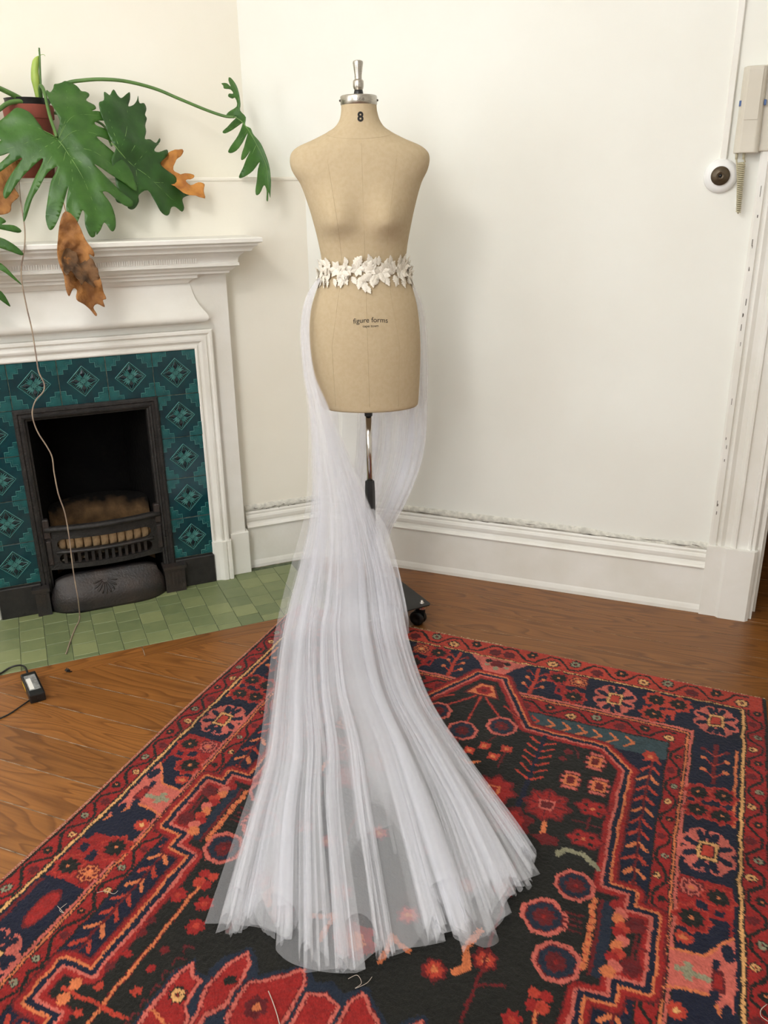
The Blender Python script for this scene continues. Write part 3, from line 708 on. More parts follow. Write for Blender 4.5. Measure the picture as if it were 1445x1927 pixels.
for s in (-1, 1):
    # block beside the hood: its outer half stands in front of the kerb
    X = lambda v: SM + s * (v - SM)
    ib = 0.366 if s > 0 else 0.392
    foot = [(X(ib), -0.052), (X(ib), -0.113), (X(0.438), -0.113), (X(0.438), -0.0875), (X(0.4122), -0.0875), (X(0.4122), -0.0835), (X(ib + 0.005), -0.0835), (X(ib + 0.005), -0.052)]
    cap_ = [(X(ib - 0.004), -0.060), (X(ib - 0.004), -0.120), (X(0.446), -0.120), (X(0.446), -0.0875), (X(0.4122), -0.0875), (X(0.4122), -0.0835), (X(ib + 0.005), -0.0835), (X(ib + 0.005), -0.060)]
    bm = bmesh.new(); add_prism(bm, foot, lambda p: (p[0], p[1], 0.0), lambda p: (p[0], p[1], 0.093)); add_prism(bm, cap_, lambda p: (p[0], p[1], 0.0925), lambda p: (p[0], p[1], 0.104))
    for q in range(4 if s > 0 else 2): x0, x1 = sorted((X(ib + 0.014 + q * 0.013), X(ib + 0.019 + q * 0.013))); add_box(bm, x0, x1, -0.1155, -0.111, 0.03, 0.08)
    from_bm('side_block', bm, M_iron_rust, ins)

# hearth of small green tiles, columns staggered
he = thing('hearth', 'hearth of small mottled green tiles in front of the fireplace', 'hearth', FLOC, FROT)
box('bed', -0.66, SH1, HD - DW, -0.03, -0.003, -0.0004, M_grout, he)
HT = 0.0775; hb = bmesh.new(); add_box(hb, -HT / 2 + 0.0007, HT / 2 - 0.0007, -HT / 2 + 0.0007, HT / 2 - 0.0007, -0.008, 0.0, 0.0012)
hm = bpy.data.meshes.new('hearth_tile'); hb.to_mesh(hm); hb.free(); hm.materials.append(M_hearth)
col = 0; s = -0.0655 - 8 * HT - HT / 2
half_meshes = {}
def cut_tile(ln):
    k = round(ln, 3)
    if k not in half_meshes:
        b_ = bmesh.new(); add_box(b_, -HT / 2 + 0.0007, HT / 2 - 0.0007, -ln / 2 + 0.0007, ln / 2 - 0.0007, -0.008, 0.0, 0.0012)
        m_ = bpy.data.meshes.new('hearth_tile_cut'); b_.to_mesh(m_); b_.free(); m_.materials.append(M_hearth); half_meshes[k] = m_
    return half_meshes[k]
offs = [0.0, 0.42, 0.1, 0.55, 0.2, 0.62, 0.35, 0.05, 0.5, 0.25, 0.7, 0.15, 0.45, 0.0, 0.6, 0.3, 0.5, 0.1, 0.4, 0.2, 0.55]
while s + HT / 2 < SH1 + 0.01:
    y0 = HD - DW; y1 = -0.055; o0 = y0 - offs[col % 21] * HT
    while o0 < y1 - 0.004:
        a, b = max(o0, y0), min(o0 + HT, y1)
        if b - a > 0.012:
            o = bpy.data.objects.new('hearth_tile', hm if abs(b - a - HT) < 1e-6 else cut_tile(b - a)); COL.objects.link(o); o.parent = he
            o.location = (s, (a + b) / 2, 0.0008 + random.uniform(-0.0006, 0.0008)); o.rotation_euler = (random.uniform(-.004, .004), random.uniform(-.004, .004), random.uniform(-.006, .006))
        o0 += HT
    s += HT; col += 1

# ------------------------------------------------------------------ rug: knotted pattern drawn as pile colours on a fine grid
RX0, RW, RLEN = -1.295, 1.53, 2.45
def back_edge(u): return 2.385 - 0.046 * u
STEP = 0.0028
nu = int(RW / 2 / STEP) + 1; nv = int(RLEN / STEP) + 1
WW, VV = np.meshgrid(np.linspace(0, RW / 2, nu), np.linspace(0, RLEN, nv), indexing='ij')
rs = np.random.RandomState(3)
# slight wobble of the weave so that straight lines are a little uneven
W0, V0 = WW.copy(), VV.copy()
jx = rs.normal(0, 0.0011, WW.shape); jy = rs.normal(0, 0.0011, WW.shape)
def smooth_noise(shape, cell):
    g = rs.normal(0, 1, (shape[0] // cell + 3, shape[1] // cell + 3))
    xi = np.arange(shape[0]) / cell; yi = np.arange(shape[1]) / cell
    x0 = xi.astype(int); y0 = yi.astype(int); fx = (xi - x0)[:, None]; fy = (yi - y0)[None, :]
    a = g[np.ix_(x0, y0)]; b = g[np.ix_(x0 + 1, y0)]; c = g[np.ix_(x0, y0 + 1)]; d = g[np.ix_(x0 + 1, y0 + 1)]
    return a * (1 - fx) * (1 - fy) + b * fx * (1 - fy) + c * (1 - fx) * fy + d * fx * fy
WW = WW + jx + 0.0018 * smooth_noise(WW.shape, 9); VV = VV + jy + 0.0018 * smooth_noise(WW.shape, 9)
# beyond the medallion's axis the design repeats in reverse
VAX = 1.53
VM = np.where(VV > VAX, 2 * VAX - VV, VV)
PAL = {k: np.array(lin(c)) for k, c in dict(red=(134, 31, 28), dred=(92, 24, 25), ored=(160, 54, 39), org=(188, 104, 64), pink=(176, 88, 76), navy=(23, 26, 42), blk=(28, 27, 23), teal=(50, 66, 70), tan=(196, 146, 92), grey=(128, 124, 100), mar=(84, 26, 28), blu=(30, 37, 50)).items()}
RUG = np.zeros(WW.shape + (3,)); RUG[:] = PAL['blk']
def P(mask, c): RUG[mask] = PAL[c]
def rect(w0, w1, v0, v1): return (WW > w0) & (WW < w1) & (VM > v0) & (VM < v1)
def inpoly(pts):
    c = np.zeros(WW.shape, bool); n = len(pts)
    for i in range(n):
        x1, y1 = pts[i]; x2, y2 = pts[i - 1]
        k = ((y1 > VM) != (y2 > VM)) & (WW < (x2 - x1) * (VM - y1) / (y2 - y1 + 1e-12) + x1); c ^= k
    return c
def dist(pts):
    d = np.full(WW.shape, 9.0)
    for (x1, y1), (x2, y2) in zip(pts, pts[1:]):
        dx, dy = x2 - x1, y2 - y1; t = np.clip(((WW - x1) * dx + (VM - y1) * dy) / (dx * dx + dy * dy + 1e-12), 0, 1)
        d = np.minimum(d, np.hypot(WW - x1 - t * dx, VM - y1 - t * dy))
    return d
def line(pts, wd, c): P(dist(pts) < wd / 2, c)
def disc(w, v, r, c, k=0, e=1.0):
    """r radius; k>0 gives a scalloped edge with k petals; e squashes along v"""
    a = np.arctan2((VM - v) / e, WW - w); rr = np.hypot(WW - w, (VM - v) / e)
    P(rr < r * (1 + (0.12 * np.cos(k * a) if k else 0)), c)
def octag(w, v, r, c):
    x, y = abs(WW - w), abs(VM - v); P((np.maximum(x, y) < r) & (x + y < r * 1.38), c)
def rosette(w, v, r, a='pink', b='mar', c='org', k=8):
    disc(w, v, r, b, k); disc(w, v, r * 0.82, a, k); 
    for q in range(k):
        an = 2 * math.pi * q / k; disc(w + r * 0.55 * math.cos(an), v + r * 0.55 * math.sin(an), r * 0.17, b)
    disc(w, v, r * 0.2, c)
def daisy(w, v, r, a='org', b='blk'):
    disc(w, v, r, b, 8)
    for q in range(7):
        an = 2 * math.pi * q / 7; disc(w + r * 0.55 * math.cos(an), v + r * 0.55 * math.sin(an), r * 0.27, a)
    disc(w, v, r * 0.15, 'red')
def poppy(w, v, r, bg='red', fl='blk', edge='ored'):
    disc(w, v, r * 1.32, edge, 8); disc(w, v, r * 1.18, bg, 8); disc(w, v, r * 0.86, fl, 9); disc(w, v, r * 0.16, 'org')
def star(w, v, sc=1.0):
    for an in range(8):
        a = an * math.pi / 4 + math.pi / 8; cx_, cy_ = w + 0.040 * sc * math.cos(a), v + 0.052 * sc * math.sin(a)
        disc(cx_, cy_, 0.021 * sc, 'pink')
    P((abs(WW - w) < 0.042 * sc) & (abs(VM - v) < 0.054 * sc), 'pink')
    for an in range(8):
        a = an * math.pi / 4 + math.pi / 8
        line([(w + 0.026 * sc * math.cos(a), v + 0.034 * sc * math.sin(a)), (w + 0.046 * sc * math.cos(a), v + 0.06 * sc * math.sin(a))], 0.016 * sc, 'navy')
    for sg in (1, -1): P((abs(WW - w) < 0.006 * sc) & (abs(VM - v - sg * 0.052 * sc) < 0.012), 'navy')
    m_ = (abs(WW - w) < 0.0225 * sc) & (abs(VM - v) < 0.031 * sc); P(m_, 'blk')
    P((abs(WW - w) < 0.0205 * sc) & (abs(VM - v) < 0.029 * sc), 'tan'); P((abs(WW - w) < 0.0145 * sc) & (abs(VM - v) < 0.021 * sc), 'blk')
    P((abs(WW - w) < 0.0115 * sc) & (abs(VM - v) < 0.018 * sc), 'ored')
def tree(w, v0, v1, horiz=False):
    line([(w, v0), (w, v1)], 0.011, 'dred' if horiz else 'ored')
    for k, f in enumerate((0.25, 0.5, 0.78)):
        vv = v0 + (v1 - v0) * f
        for sg in (1, -1):
            line([(w, vv + 0.012), (w + sg * 0.022, vv - 0.012)], 0.0042, 'ored'); disc(w + sg * 0.027, vv - 0.016, 0.0075, 'org' if k else 'dred')
def vine(along, lo, hi, c0, c1, per, horiz):
    """zig-zag vine with flowers in a guard stripe"""
    mid, amp = (lo + hi) / 2, (hi - lo) * 0.36; pts = []; x = c0; k = 0
    while x < c1 + per:
        pts.append((x, mid + (amp if k % 2 else -amp))); pts.append((x + per * 0.22, mid + (amp if k % 2 else -amp))); x += per / 2; k += 1
    q = [(b, a) if horiz else (a, b) for a, b in [(b, a) for a, b in pts]]
    q = [(a, b) for a, b in ([(p[0], p[1]) for p in pts] if horiz else [(p[1], p[0]) for p in pts])]
    line(q, 0.0075, 'blk')
    x = c0 + per * 0.11; k = 0; fl = [('d', 'tan'), ('p', 'blu'), ('r', 'mar'), ('d', 'grey')]
    while x < c1:
        b = mid + (-amp if k % 2 else amp) * 0.5; w_, v_ = (x, b) if horiz else (b, x); kind = fl[k % 4]; r = (hi - lo) * 0.28
        if kind[0] == 'd': daisy(w_, v_, r, kind[1])
        elif kind[0] == 'p': disc(w_, v_, r * 0.95, 'blk', 6); disc(w_, v_, r * 0.25, 'org')
        else: disc(w_, v_, r, 'mar', 7); disc(w_, v_, r * 0.4, 'dred')
        x += per / 2; k += 1
HW = RW / 2
# border ground stripes
P(rect(0, HW + .1, -1, 3), 'red')
P(WW < 0.0105, 'blk'); vine(None, 0.013, 0.056, 0.02, VAX, 0.118, False)
P(rect(0.012, HW + .1, -0.02, 0.078), 'ored'); vine(None, 0.006, 0.074, 0.05, HW, 0.135, True)
P(WW < 0.0105, 'blk')
side = rect(0.056, 0.206, 0.078, 3) | rect(0.056, HW + .1, 0.078, 0.268)
P(side, 'blk')
P(rect(0.0600, HW + .1, 0.081, 3) & ~rect(0.067, HW + .1, 0.085, 3), 'tan')
P(rect(0.071, HW + .1, 0.088, 3), 'navy')
# inner edge of main border
P(rect(0.184, HW + .1, 0.236, 3), 'blk'); P(rect(0.187, HW + .1, 0.240, 3), 'pink'); P(rect(0.194, HW + .1, 0.250, 3), 'blk'); P(rect(0.197, HW + .1, 0.254, 3), 'org'); P(rect(0.202, HW + .1, 0.260, 3), 'blk')
P(rect(0.205, HW + .1, 0.264, 3), 'red')
vine(None, 0.206, 0.240, 0.30, VAX, 0.125, False); P(rect(0.205, HW + .1, 0.264, 0.322), 'red'); vine(None, 0.266, 0.320, 0.23, HW, 0.13, True)
P(rect(0.241, HW + .1, 0.322, 3), 'blk'); P(rect(0.245, HW + .1, 0.327, 3), 'navy'); P(rect(0.245, HW + .1, 0.327, 0.40), 'teal')
# arrow strips
v = 0.40
while v < 1.53:
    for sg in (1, -1): line([(0.277, v), (0.277 + sg * 0.021, v + 0.024)], 0.0085, 'ored' if int(v * 100) % 3 else 'org')
    line([(0.277, v - 0.02), (0.277, v + 0.02)], 0.0055, 'dred'); v += 0.041
x = 0.33
while x < 0.62:
    for sg in (1, -1): line([(x, 0.362), (x + 0.022, 0.362 + sg * 0.021)], 0.008, 'org' if int(x * 100) % 2 else 'ored')
    x += 0.042
disc(0.285, 0.40, 0.02, 'ored', 6); disc(0.285, 0.40, 0.008, 'org')
# field and its stepped outline
path = [(0.80, 0.188), (0.725, 0.190), (0.606, 0.402), (0.395, 0.410), (0.329, 0.484), (0.331, 0.882), (0.273, 0.882), (0.273, 0.924), (0.224, 0.926), (0.224, 1.106), (0.284, 1.110), (0.284, 1.155), (0.338, 1.160), (0.338, 1.482), (0.268, 1.484), (0.268, 1.60)]
P(inpoly(path + [(0.80, 1.60)]), 'blk')
dp = dist(path)
P(dp < 0.026, 'dred'); P(dp < 0.021, 'red'); P(dp < 0.0115, 'org'); P(dp < 0.0055, 'navy')
fld = inpoly(path + [(0.80, 1.60)]); P(fld & (dp > 0.013) & (dp < 0.023), 'red'); P(fld & (dp > 0.0055) & (dp < 0.0125), 'pink')
# --- main border motifs, back
P(inpoly([(0.676, 0.086), (0.80, 0.086), (0.80, 0.168), (0.736, 0.168)]), 'pink')
disc(0.765, 0.115, 0.022, 'dred', 5); disc(0.735, 0.105, 0.011, 'blk', 4); disc(0.765, 0.142, 0.011, 'grey', 4); disc(0.735, 0.13, 0.007, 'grey')
tree(0.640, 0.098, 0.236); 
for w_, v_ in ((0.574, 0.122), (0.516, 0.205)): poppy(w_, v_, 0.028)
P(rect(0.545, 0.572, 0.155, 0.21), 'red'); P(rect(0.556, 0.566, 0.178, 0.20), 'navy'); P(rect(0.49, 0.55, 0.09, 0.152), 'ored'); rosette(0.514, 0.122, 0.028, 'org', 'mar', 'tan')
star(0.405, 0.170)
for w_, v_ in ((0.292, 0.128), (0.232, 0.128), (0.295, 0.203)): poppy(w_, v_, 0.028, 'ored')
P(rect(0.238, 0.27, 0.165, 0.215), 'ored'); P(rect(0.246, 0.262, 0.19, 0.213), 'navy')
star(0.132, 0.170)
# --- main border motifs, side
def side_motifs():
    tree(0.129, 0.285, 0.452, True); P(rect(0.076, 0.083, 0.29, 0.60), 'org')
    for w_, v_ in ((0.160, 0.500), (0.105, 0.492), (0.158, 0.566), (0.105, 0.566)): poppy(w_, v_, 0.0245)
    star(0.132, 0.697)
    P(rect(0.078, 0.186, 0.79, 0.925), 'red'); P(rect(0.128, 0.15, 0.85, 0.872), 'navy'); P(rect(0.085, 0.125, 0.885, 0.93), 'navy'); P(rect(0.095, 0.115, 0.862, 0.878), 'navy'); P(rect(0.15, 0.186, 0.925, 0.93), 'navy')
    rosette(0.160, 0.820, 0.027); poppy(0.107, 0.826, 0.024); poppy(0.157, 0.902, 0.028)
    disc(0.170, 0.958, 0.015, 'ored', 7); disc(0.170, 0.958, 0.006, 'org')
    P(inpoly([(0.19, 0.995), (0.134, 0.988), (0.078, 0.925), (0.078, 1.145), (0.118, 1.070), (0.19, 1.076)]), 'pink')
    line([(0.19, 0.993), (0.134, 0.986), (0.078, 0.922)], 0.006, 'org'); line([(0.19, 1.078), (0.118, 1.072), (0.078, 1.148)], 0.006, 'org')
    line([(0.178, 1.034), (0.125, 1.036)], 0.014, 'grey'); line([(0.160, 1.018), (0.160, 1.050)], 0.012, 'grey')
    P(rect(0.096, 0.118, 1.01, 1.062), 'mar'); P(rect(0.100, 0.114, 1.02, 1.052), 'red'); disc(0.090, 0.965, 0.012, 'navy', 0, 1.8); disc(0.090, 1.105, 0.012, 'navy', 0, 1.8); disc(0.112, 1.0, 0.008, 'navy', 0, 1.6); disc(0.112, 1.072, 0.008, 'navy', 0, 1.6); disc(0.083, 1.036, 0.009, 'pink')
    disc(0.172, 1.128, 0.017, 'ored', 7); disc(0.172, 1.128, 0.006, 'tan')
    P(rect(0.074, 0.186, 1.185, 1.33), 'red'); P(rect(0.12, 0.142, 1.232, 1.262), 'navy'); P(rect(0.088, 0.108, 1.222, 1.245), 'navy'); P(rect(0.071, 0.09, 1.185, 1.21), 'navy')
    poppy(0.164, 1.208, 0.028); poppy(0.106, 1.292, 0.026); rosette(0.162, 1.292, 0.028, 'org', 'dred', 'org')
    P(rect(0.074, 0.084, 1.34, 1.6), 'dred'); disc(0.138, 1.402, 0.022, 'dred', 0, 2.4); disc(0.138, 1.402, 0.019, 'red', 0, 2.4)
    star(0.130, 1.545, 1.05)
side_motifs()
# --- field motifs
# flower head in the gable
P(inpoly([(0.742, 0.235), (0.80, 0.235), (0.80, 0.305), (0.712, 0.305)]), 'dred'); P(inpoly([(0.746, 0.240), (0.80, 0.240), (0.80, 0.298), (0.722, 0.298)]), 'org'); disc(0.765, 0.272, 0.023, 'red', 6); disc(0.765, 0.272, 0.009, 'dred')
for a_, b_ in (((0.75, 0.31), (0.682, 0.39)), ((0.765, 0.31), (0.765, 0.45)), ((0.69, 0.33), (0.63, 0.375))): line([a_, b_], 0.010, 'dred'); line([a_, b_], 0.005, 'ored')
def oct_flower(w, v, r=0.042):
    octag(w, v, r, 'pink'); octag(w, v, r * 0.80, 'dred'); octag(w, v, r * 0.74, 'blu'); rosette(w, v, r * 0.46, 'dred', 'mar', 'red', 8)
oct_flower(0.672, 0.425); oct_flower(0.765, 0.487)
for w_, v_ in ((0.633, 0.520), (0.690, 0.527), (0.720, 0.56), (0.655, 0.56)):
    P((abs(WW - w_) < 0.014) & (abs(VM - v_) < 0.014), 'ored'); P((abs(WW - w_) < 0.006) & (abs(VM - v_) < 0.006), 'org')
line([(0.633, 0.534), (0.633, 0.60)], 0.005, 'dred'); line([(0.672, 0.47), (0.69, 0.515)], 0.004, 'dred'); line([(0.765, 0.53), (0.765, 0.66)], 0.012, 'dred')
line([(0.735, 0.6), (0.71, 0.612), (0.685, 0.596)], 0.009, 'org')
line([(0.553, 0.425), (0.553, 0.715)], 0.013, 'navy')
v = 0.45
while v < 0.62:
    for sg in (1, -1): line([(0.553 + sg * 0.006, v + 0.012), (0.553 + sg * 0.034, v - 0.010)], 0.006, 'ored'); 
    v += 0.03
for w_, v_ in ((0.409, 0.478), (0.453, 0.575), (0.385, 0.573)):
    for q in (-1.5, -0.5, 0.5, 1.5): P((abs(WW - w_) < 0.030 - 0.006 * abs(q)) & (abs(VM - v_ - q * 0.0185) < 0.0066), 'dred'); P((abs(WW - w_) < 0.027 - 0.006 * abs(q)) & (abs(VM - v_ - q * 0.0185) < 0.0048), 'pink')
    P((abs(WW - w_) < 0.016) & (abs(VM - v_) < 0.020), 'org'); P((abs(WW - w_) < 0.010) & (abs(VM - v_) < 0.0135), 'dred')
disc(0.48, 0.465, 0.012, 'dred', 5); disc(0.49, 0.50, 0.009, 'dred', 4); line([(0.47, 0.44), (0.45, 0.48)], 0.005, 'mar')
disc(0.491, 0.687, 0.054, 'dred', 8); disc(0.491, 0.687, 0.046, 'red', 8); 
for an in range(8): line([(0.491, 0.687), (0.491 + 0.05 * math.cos(an * math.pi / 4), 0.687 + 0.05 * math.sin(an * math.pi / 4))], 0.004, 'mar')
P((abs(WW - 0.491) < 0.017) & (abs(VM - 0.687) < 0.019), 'pink'); P((abs(WW - 0.491) < 0.011) & (abs(VM - 0.687) < 0.013), 'dred')
disc(0.622, 0.684, 0.052, 'dred', 8); disc(0.622, 0.684, 0.044, 'red', 8); P((abs(WW - 0.622) < 0.015) & (abs(VM - 0.684) < 0.017), 'org'); P((abs(WW - 0.622) < 0.009) & (abs(VM - 0.684) < 0.011), 'red')
disc(0.56, 0.775, 0.05, 'dred', 7); disc(0.56, 0.775, 0.034, 'red', 7)
for v_ in (0.657, 0.766):
    disc(0.388, v_, 0.040, 'dred', 6, 0.7); disc(0.388, v_, 0.034, 'red', 6, 0.7)
    for sg in (1, -1):
        for q in (-1, 1): disc(0.388 + sg * 0.016, v_ + q * 0.011, 0.005, 'blk')
    disc(0.388, v_, 0.006, 'org')
line([(0.388, 0.69), (0.388, 0.73)], 0.006, 'dred'); line([(0.36, 0.715), (0.425, 0.715)], 0.005, 'mar')
line([(0.437, 0.838), (0.425, 0.815), (0.385, 0.815), (0.352, 0.845)], 0.012, 'grey'); disc(0.437, 0.832, 0.010, 'grey')
P(rect(0.478, 0.49, 0.745, 0.80), 'org'); disc(0.47, 0.80, 0.028, 'dred', 5, 0.6)
oct_flower(0.388, 0.911); oct_flower(0.434, 1.015, 0.047); oct_flower(0.392, 1.112, 0.046)
for q in range(4): line([(0.36, 0.985 + q * 0.014), (0.40, 0.99 + q * 0.013)], 0.005, 'mar' if q % 2 else 'dred')
v = 0.934
while v < 1.108: P((abs(WW - 0.343) < 0.0062) & (abs(VM - v) < 0.008), 'org'); v += 0.0185; P((abs(WW - 0.343) < 0.003) & (abs(VM - v + 0.009) < 0.0015), 'ored')
P(rect(0.306, 0.332, 0.925, 1.115), 'blu'); P(rect(0.326, 0.334, 0.925, 1.115), 'dred')
v = 0.93
k = 0
while v < 1.10:
    disc(0.300 - (0.008 if k % 2 else 0) - 0.010 * math.sin((v - 0.93) / 0.17 * math.pi), v, 0.014, ('red', 'pink', 'org', 'ored')[k % 4]); v += 0.0165; k += 1
for v_ in (0.965, 1.07): disc(0.258, v_, 0.020, 'dred', 6); disc(0.258, v_, 0.010, 'mar', 5)
line([(0.258, 0.98), (0.258, 1.055)], 0.006, 'dred'); line([(0.258, 1.018), (0.235, 1.018)], 0.006, 'dred')
# long orange stem with side flowers, towards the centre medallion
line([(0.402, 1.225), (0.402, 1.60)], 0.010, 'dred'); line([(0.402, 1.225), (0.402, 1.60)], 0.0065, 'org')
for w_, v_ in ((0.376, 1.262), (0.440, 1.258), (0.455, 1.315)): disc(w_, v_, 0.018, 'red', 7); disc(w_, v_, 0.007, 'ored')
for an in range(4): disc(0.404 + 0.016 * math.cos(an * math.pi / 2 + .8), 1.205 + 0.018 * math.sin(an * math.pi / 2 + .8), 0.0125, 'ored' if an % 2 else 'red')
for w_, v_, c_ in ((0.365, 1.37, 'dred'), (0.43, 1.385, 'dred'), (0.372, 1.42, 'red'), (0.436, 1.43, 'red'), (0.362, 1.46, 'mar'), (0.44, 1.48, 'ored'), (0.365, 1.335, 'mar'), (0.37, 1.5, 'ored')): disc(w_, v_, 0.0095, c_, 5)
line([(0.31, 1.53), (0.46, 1.53)], 0.008, 'ored'); disc(0.325, 1.515, 0.012, 'org', 4); disc(0.325, 1.545, 0.012, 'org', 4)
for k in range(7):
    v_ = 1.36 + k * 0.032; line([(0.47, v_ + 0.016), (0.463, v_), (0.482, v_ - 0.004)], 0.004, 'mar')
# centre medallion: red lobes edged pink, navy between
P(inpoly([(0.478, 1.60), (0.478, 1.43), (0.50, 1.375), (0.52, 1.40), (0.54, 1.40), (0.545, 1.355), (0.585, 1.312), (0.61, 1.33), (0.63, 1.36), (0.66, 1.34), (0.70, 1.30), (0.735, 1.33), (0.80, 1.30), (0.80, 1.60)]), 'blu')
for lobe in ([(0.488, 1.60), (0.488, 1.44), (0.503, 1.388), (0.518, 1.412), (0.536, 1.414), (0.540, 1.47), (0.56, 1.49), (0.56, 1.60)],
             [(0.556, 1.42), (0.562, 1.365), (0.586, 1.328), (0.603, 1.345), (0.606, 1.44), (0.585, 1.47), (0.59, 1.60), (0.572, 1.60), (0.57, 1.47)],
             [(0.62, 1.38), (0.655, 1.365), (0.69, 1.325), (0.705, 1.32), (0.72, 1.345), (0.72, 1.44), (0.70, 1.49), (0.64, 1.49), (0.62, 1.45)],
             [(0.735, 1.36), (0.80, 1.33), (0.80, 1.60), (0.70, 1.60), (0.735, 1.48)]):
    m_ = inpoly(lobe); P(m_, 'red'); line(lobe + lobe[:1], 0.0095, 'dred'); line(lobe + lobe[:1], 0.0065, 'pink')
daisy(0.515, 1.455, 0.017, 'tan', 'blk'); disc(0.587, 1.39, 0.011, 'blk', 5); disc(0.66, 1.42, 0.022, 'mar', 6); disc(0.66, 1.42, 0.008, 'org'); disc(0.765, 1.43, 0.018, 'ored', 5); disc(0.53, 1.53, 0.011, 'org', 5); line([(0.49, 1.50), (0.56, 1.52)], 0.006, 'org')
# scrolls and rosettes beside the medallion tip, hidden in part by the train
for w_, v_ in ((0.60, 1.22), (0.69, 1.12), (0.52, 1.16), (0.60, 1.0), (0.70, 0.93), (0.53, 0.98)): disc(w_, v_, 0.024, 'dred', 7); disc(w_, v_, 0.017, 'ored', 7); disc(w_, v_, 0.007, 'org')
line([(0.545, 1.10), (0.56, 1.15), (0.545, 1.19), (0.565, 1.21)], 0.014, 'org'); line([(0.66, 1.20), (0.70, 1.18), (0.70, 1.24)], 0.012, 'org')
disc(0.765, 1.22, 0.04, 'red', 6); disc(0.765, 1.22, 0.02, 'org', 6)
line([(0.52, 0.86), (0.52, 1.30)], 0.006, 'dred'); line([(0.62, 0.75), (0.64, 1.05)], 0.006, 'dred'); line([(0.52, 1.22), (0.47, 1.20)], 0.005, 'dred')
# abrash and knot-to-knot variation
val = 1.0 + 0.10 * smooth_noise(WW.shape, 28) + rs.normal(0, 0.13, WW.shape) + 0.08 * smooth_noise(WW.shape, 4)
RUG *= np.clip(val, 0.5, 1.7)[..., None]
full = np.concatenate([RUG, RUG[-2::-1]], axis=0); W0f = np.concatenate([W0, RW - W0[-2::-1]], axis=0); V0f = np.concatenate([V0, V0[-2::-1]], axis=0)
nU = full.shape[0]
zt = 0.0105 + 0.0009 * rs.normal(0, 1, W0f.shape) * 0.6 + 0.0010 * smooth_noise(W0f.shape, 60)
edge = np.minimum(np.minimum(W0f, RW - W0f), V0f); zt = np.where(edge < 0.002, 0.0022, zt)
rx = RX0 + W0f + 0.003 * np.sin(V0f * 7.0) ; ry = back_edge(W0f) - V0f
co = np.stack([rx - RX0 - RW / 2, ry - 1.2, zt], -1).reshape(-1, 3).astype(np.float32)
idx = np.arange(nU * nv).reshape(nU, nv)
q = np.stack([idx[:-1, :-1], idx[:-1, 1:], idx[1:, 1:], idx[1:, :-1]], -1).reshape(-1, 4).astype(np.int32)
me = bpy.data.meshes.new('pile'); me.vertices.add(len(co)); me.vertices.foreach_set('co', co.ravel())
me.loops.add(q.size); me.loops.foreach_set('vertex_index', q.ravel()); me.polygons.add(len(q))
me.polygons.foreach_set('loop_start', np.arange(0, q.size, 4, dtype=np.int32)); me.polygons.foreach_set('loop_total', np.full(len(q), 4, np.int32)); me.update(); me.validate()
ca = me.color_attributes.new('knots', 'FLOAT_COLOR', 'POINT')
ca.data.foreach_set('color', np.concatenate([full.reshape(-1, 3), np.ones((nU * nv, 1))], 1).astype(np.float32).ravel())
m, nt, b, out = new_mat('wool_pile')
at_ = nt.nodes.new('ShaderNodeVertexColor'); at_.layer_name = 'knots'; nt.links.new(at_.outputs[0], b.inputs['Base Color'])
b.inputs['Roughness'].default_value = 0.95; b.inputs['Specular IOR Level'].default_value = 0.12; b.inputs['Sheen Weight'].default_value = 0.12; b.inputs['Sheen Roughness'].default_value = 0.5
tc = nt.nodes.new('ShaderNodeTexCoord'); nz = nt.nodes.new('ShaderNodeTexNoise'); nz.inputs['Scale'].default_value = 420; nt.links.new(tc.outputs['Object'], nz.inputs['Vector'])
bp = nt.nodes.new('ShaderNodeBump'); bp.inputs['Strength'].default_value = 0.5; bp.inputs['Distance'].default_value = 0.003; nt.links.new(nz.outputs[0], bp.inputs['Height']); nt.links.new(bp.outputs[0], b.inputs['Normal'])
rug = thing('oriental_rug', 'red and navy hand-knotted oriental rug with geometric medallion pattern on the floor', 'rug', (RX0 + RW / 2, 1.2, 0.0))
link('pile', me, m, rug)
# fringe along the back edge and selvedge overcasting
M_fringe = mat('fringe_cotton', (196, 170, 134), 0.95)
rnd = random.Random(5); bm = bmesh.new()
for k in range(520):
    u = rnd.uniform(0.0, RW); x = u - RW / 2; y0 = back_edge(u) - 1.2 - 0.002; ln = rnd.uniform(0.003, 0.012) * (1.7 if u < 0.75 else 1.0); dx = rnd.uniform(-0.008, 0.008)
    add_tube(bm, [(x, y0, 0.006), (x + dx * 0.5, y0 + ln * 0.6, 0.0075), (x + dx, y0 + ln, 0.003)], [0.0009, 0.0008, 0.0004], 4)
o = from_bm('fringe', bm, M_fringe, rug); o['kind'] = 'stuff'
bm = bmesh.new()
M_selv = mat('selvedge_wool', (150, 52, 44), 0.95, c2=(196, 150, 120), scale=220)
for k in range(500):
    v_ = k * RLEN / 500; x = -RW / 2 + 0.003 * math.sin(v_ * 7.0) - 0.001; yv = back_edge(0) - v_ - 1.2
    add_tube(bm, [(x + 0.006, yv, 0.0095), (x - 0.002, yv - 0.002, 0.008), (x - 0.004, yv - 0.003, 0.003)], 0.0018, 4)
o = from_bm('selvedge', bm, M_selv, rug); o['kind'] = 'stuff'

